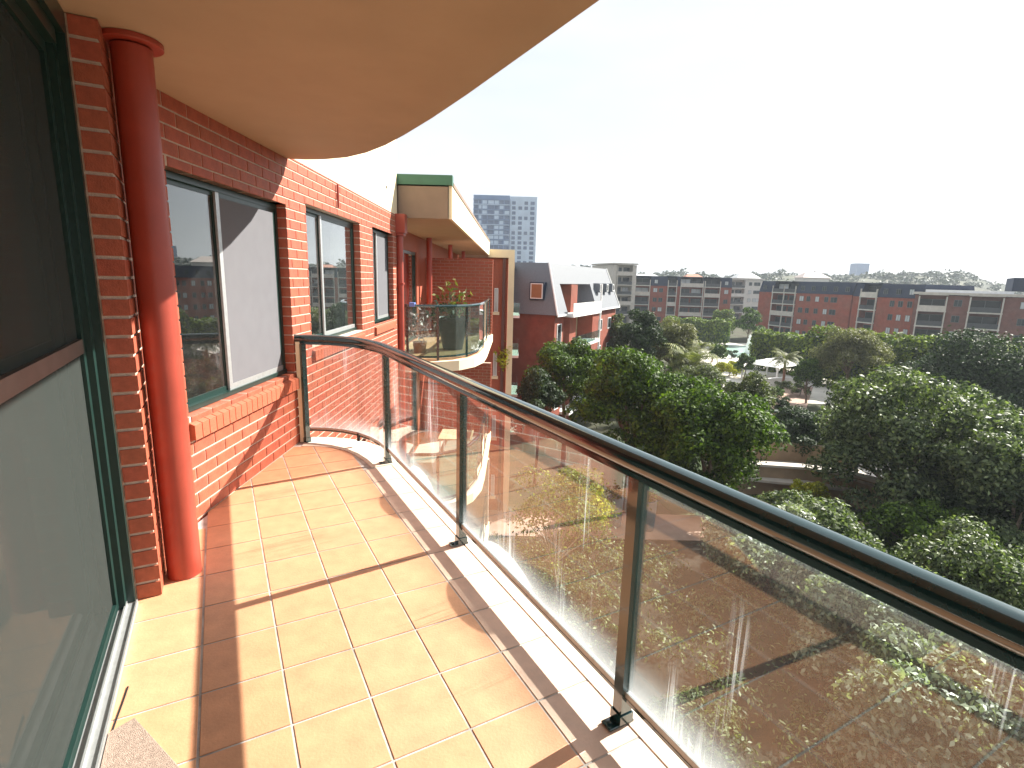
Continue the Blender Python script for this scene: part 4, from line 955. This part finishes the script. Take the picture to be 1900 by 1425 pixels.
# trees seen through the glass
tree('lower_tree', 'grey green tree below the rail, seen through the near glass panel', (12.2, 20.5, -9.3), 3.0, 2.4, 'silver', .13, 13000, seed=30, trunk=.12)
tree('lower_tree', 'broad tree, leaf colour brightened for sun, below the near glass panel', (10.9, 14.0, -8.2), 2.9, 2.1, 'pale', .13, 21000, seed=31, trunk=.12, base=-9.4)
tree('lower_tree', 'tree, leaf colour brightened for sun, below the rail just right of the near post, seen through glass', (9.8, 18.2, -8.3), 2.6, 2.0, 'pale', .13, 17000, seed=35, trunk=.1, base=-9.4)
tree('lower_tree', 'shrub, leaf colour brightened for sun, at the bottom right corner below the rail', (10.7, 9.9, -8.2), 3.0, 2.2, 'pale', .12, 22000, seed=32, trunk=.12)
tree('slender_tree', 'thin yellowish sapling with pale twigs in the courtyard below', (1.7, 17.0, -6.8), 1.9, 2.2, 'hedge', .09, 2600, blobs=16, seed=33, trunk=.05, base=-9.4, bark=barkp_m, limbs=14)
tree('slender_tree', 'light green shrub against the courtyard terrace edge', (3.4, 21.5, -8.2), 1.3, 1.1, 'lime', .10, 2200, blobs=12, seed=34, trunk=.05, base=-9.4, cat='shrub')
# low planting over the bed beneath the balcony
rg = np.random.default_rng(5); cc = np.column_stack([rg.uniform(-1.5, 11.8, 420), rg.uniform(-1, 21.0, 420)]); hh_ = rg.uniform(.15, 1.0, 420)
ix = rg.integers(0, 420, 60000); q = rg.normal(size=(60000, 3)); q /= np.linalg.norm(q, axis=1)[:, None]; q[:, 2] = np.abs(q[:, 2])
cs = np.column_stack([cc[ix], np.full(60000, -9.42)])+q*np.column_stack([hh_[ix]*.95, hh_[ix]*.95, hh_[ix]])*(.7+.4*rg.random((60000, 1)))
o = quads_obj('ground_cover', leafquads(cs, .075, rg, .4, .3, out=q), LF['silver'], kind='stuff'); o['label'] = 'low silvery planting in the bed beneath the balcony'
# hedges
def hedge(label, poly, z0, z1, kind, n, size, seed):
    rng = np.random.default_rng(seed); P = [Vector(p) for p in poly]
    e = empty('clipped_hedge', (P[0].x, P[0].y, z0), label, 'hedge', 'clipped hedges and pleached rows')
    cs = []; outs = []; per = [(P[i+1]-P[i]).length for i in range(len(P)-1)]; tot = sum(per)
    wdt = 2.4
    for i in range(len(P)-1):
        m = int(n*per[i]/tot); a = rng.random(m); q = np.array(P[i])+(np.array(P[i+1])-np.array(P[i]))*a[:, None]; d = (P[i+1]-P[i]).normalized(); nn = np.array([d.y, -d.x])
        th = rng.random(m)*PI*1.0; bul = 1+.10*np.sin(a*per[i]*1.3+i*2)+.05*rng.normal(size=m)
        x = np.cos(th); zz_ = np.sin(th)
        e1 = np.sign(x)*np.abs(x)**.45; e2 = np.abs(zz_)**.45
        side = rng.random(m) < .45
        off = e1*wdt*bul; zt = z0+(z1-z0)*np.where(side, rng.random(m)*.85, .55+.45*e2*bul)
        off = np.where(side, np.sign(x)*wdt*bul, off)
        cs.append(np.column_stack([q+nn*off[:, None], zt])); outs.append(np.column_stack([nn[0]*x, nn[1]*x, np.where(side, .1, .9*zz_+.2)]))
    cs = np.vstack(cs); outs = np.vstack(outs); v = leafquads(cs, size, rng, .5, .3, out=outs); quads_obj('crown', v, LF[kind], e)
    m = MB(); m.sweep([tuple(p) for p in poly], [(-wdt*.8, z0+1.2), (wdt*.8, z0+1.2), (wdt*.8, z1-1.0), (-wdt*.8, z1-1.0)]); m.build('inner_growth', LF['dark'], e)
    m = MB(); t = 0
    for i in range(len(P)-1):
        k = 0
        while k < per[i]: p = P[i]+(P[i+1]-P[i])*(k/per[i]); m.tube([(p.x, p.y, z0-.2), (p.x, p.y, z0+1.5)], .12, 6); k += 2.6
    m.build('trunk', bark_m, e)
hedge('long tall clipped hedge across the right, in front of the brick blocks', [(44.0, 77), (48.0, 68), (50.5, 58), (52, 48)], G, -4.2, 'hedge', 17000, .24, 51)
hedge('rounded hedge row left of the olive tree', [(40.8, 89), (44.0, 86), (47.5, 80)], G, -5.9, 'hedge', 8000, .26, 52)
hedge('distant flat topped hedge in front of the long far block', [(36.0, 126), (42, 122), (48.5, 119)], G, -6.2, 'hedge', 6000, .3, 53)
# palms
def palm(label, x, y, zc, n, ln, w, seed, trunk=.25, name='palm_tree', m='palm', segs=7):
    rng = random.Random(seed); e = empty(name, (x, y, G), label, 'palm')
    MB().tube([(x, y, G-.1), (x+.1, y, (G+zc)/2), (x, y, zc)], [trunk*1.15, trunk, trunk*.95], 10).build('trunk', mat('palm_trunk', (.20, .10, .07), .9, .3, 6), e, smooth=True)
    vs = []
    for i in range(n):
        a = rng.uniform(0, 2*PI); el = rng.uniform(-.15, 1.25); L_ = ln*rng.uniform(.8, 1.1); p = Vector((x, y, zc)); dz = math.sin(el); dh = math.cos(el); lp = None
        for s in range(segs):
            st2 = L_/segs; q = p+Vector((math.cos(a)*dh, math.sin(a)*dh, dz))*st2; dz -= .26; nrm_ = math.hypot(dh, dz) or 1; dh /= nrm_; dz /= nrm_
            t_ = (q-p).normalized(); sd = t_.cross(Vector((0, 0, 1))).normalized(); wl = w*math.sin(PI*(s+1)/(segs+1.2))
            for sgn in (-1, 1):
                for k in range(3):
                    b0 = p+(q-p)*(k/3); b1 = p+(q-p)*((k+.55)/3); tip = b0+t_*st2*.5+sd*sgn*wl+Vector((0, 0, -wl*.45)); vs += [b0, b1, tip+t_*.05, tip]
            p = q
    quads_obj('crown', np.array([tuple(v) for v in vs]), LF[m], e)
palm('spreading date palm left of the pool garden', 18.2, 54, -6.6, 60, 3.8, .75, 1)
palm('slim palm with reddish trunk standing before the pavilion', 35.2, 68, -7.6, 34, 2.2, .5, 2, .16)
palm('small palm behind the pool, the left of the pair', 33.3, 94, -9.2, 26, 1.9, .45, 3, .14)
palm('small palm behind the pool, the right of the pair', 35.6, 94, -9.4, 26, 1.9, .45, 4, .14)
palm('broad palm at the right edge below the dark tree', 29.8, 29.5, -7.4, 44, 3.0, .6, 5, .2)

# ================================================================== DISTANCE
hp_ = [(60, 13.0), (100, 9.5), (140, 11), (176, 10), (220, 12), (265, 11.5), (300, 13), (372, 13.5), (400, 10), (470, 11), (600, 12), (900, 11)]
m = MB(); vs = []
ys = [300, 380, 460, 640, 1000]
hs = [-11.9, 4, 12, 11, -11]
xx = [-400, -200, 0]+[p[0] for p in hp_]; hh = [.4, .5, .7]+[p[1]/12 for p in hp_]
for y, h_ in zip(ys, hs): vs += [(x*y/450, y, (h_+12)*k-12) for x, k in zip(xx, hh)]
n = len(xx); m.add(vs, [(j*n+i, j*n+i+1, (j+1)*n+i+1, (j+1)*n+i) for j in range(4) for i in range(n-1)])
m.build('hills', hill_m, smooth=True)['kind'] = 'structure'
# wooded ridge
rng = np.random.default_rng(77); cs = []; ou = []
for i in range(620):
    y = rng.uniform(310, 500); x = rng.uniform(-.25, 1.05)*y; hx = np.interp(x*450/y, xx, hh); hy = np.interp(y, ys, hs); z = (hy+12)*hx-12
    r_ = rng.uniform(3.0, 6.0); hgt = rng.uniform(1.5, 5.0)*(1.35 if rng.random() < .2 else 1); m_ = 55
    q = rng.normal(size=(m_, 3)); q /= np.linalg.norm(q, axis=1)[:, None]; q[:, 2] = np.abs(q[:, 2]); cs.append(np.array([x, y, z-1])+q*np.array([r_, r_, hgt])*(.75+.35*rng.random((m_, 1)))); ou.append(q)
v = leafquads(np.vstack(cs), 1.15, rng, .6, .3, out=np.vstack(ou)); o = quads_obj('distant_woodland', v, LF['far'], kind='stuff'); o['label'] = 'hazy wooded ridge along the skyline'; o['category'] = 'woodland'
# houses on the ridge
def house(x, y, z, w, h_, label, rm):
    e = empty('distant_house', (x, y, z), label, 'house', 'houses on the wooded ridge')
    MB().box(x-w/2, x+w/2, y, y+8, z, z+h_).build('wall', pale_m, e)
    MB().add([(x-w/2-.5, y-.5, z+h_), (x+w/2+.5, y-.5, z+h_), (x+w/2+.5, y+8.5, z+h_), (x-w/2-.5, y+8.5, z+h_), (x-w/4, y+4, z+h_*1.6), (x+w/4, y+4, z+h_*1.6)], [(3, 2, 1, 0), (0, 1, 5, 4), (1, 2, 5), (2, 3, 4, 5), (3, 0, 4)]).build('roof', rm, e)
house(108, 250, 1.0, 10, 4.2, 'white house above the pale rendered block', white_m)
house(139, 250, 1.5, 12, 4.6, 'hip roofed pale house above the red brick block', mat('pale_pink_roof', (.6, .5, .45), .8))
house(52, 215, 0.2, 16, 3.2, 'long low pale roofed house above the long far block', zinc_m)
house(80, 240, 0.5, 9, 3.6, 'small house with terracotta roof left of the white one', mat('terracotta_roof', (.45, .2, .13), .8))
e = empty('distant_tower', (395, 640, 0), 'tiny pale blue tower block on the horizon at the right', 'tower')
MB().box(402, 416, 640, 654, -5, 31).build('shaft', tower_m, e)

# ================================================================== AIR
vm = bpy.data.materials.new('haze_air'); vm.use_nodes = True; t = vm.node_tree; t.nodes.clear()
o_ = N(t, 'ShaderNodeOutputMaterial'); pv = N(t, 'ShaderNodeVolumePrincipled'); pv.inputs['Color'].default_value = (.80, .88, .97, 1); pv.inputs['Density'].default_value = .00032; pv.inputs['Anisotropy'].default_value = .2
t.links.new(pv.outputs[0], o_.inputs['Volume'])
hz = MB().box(-690, 890, -190, 1500, G-2.6, 62).build('haze', vm); hz['kind'] = 'stuff'
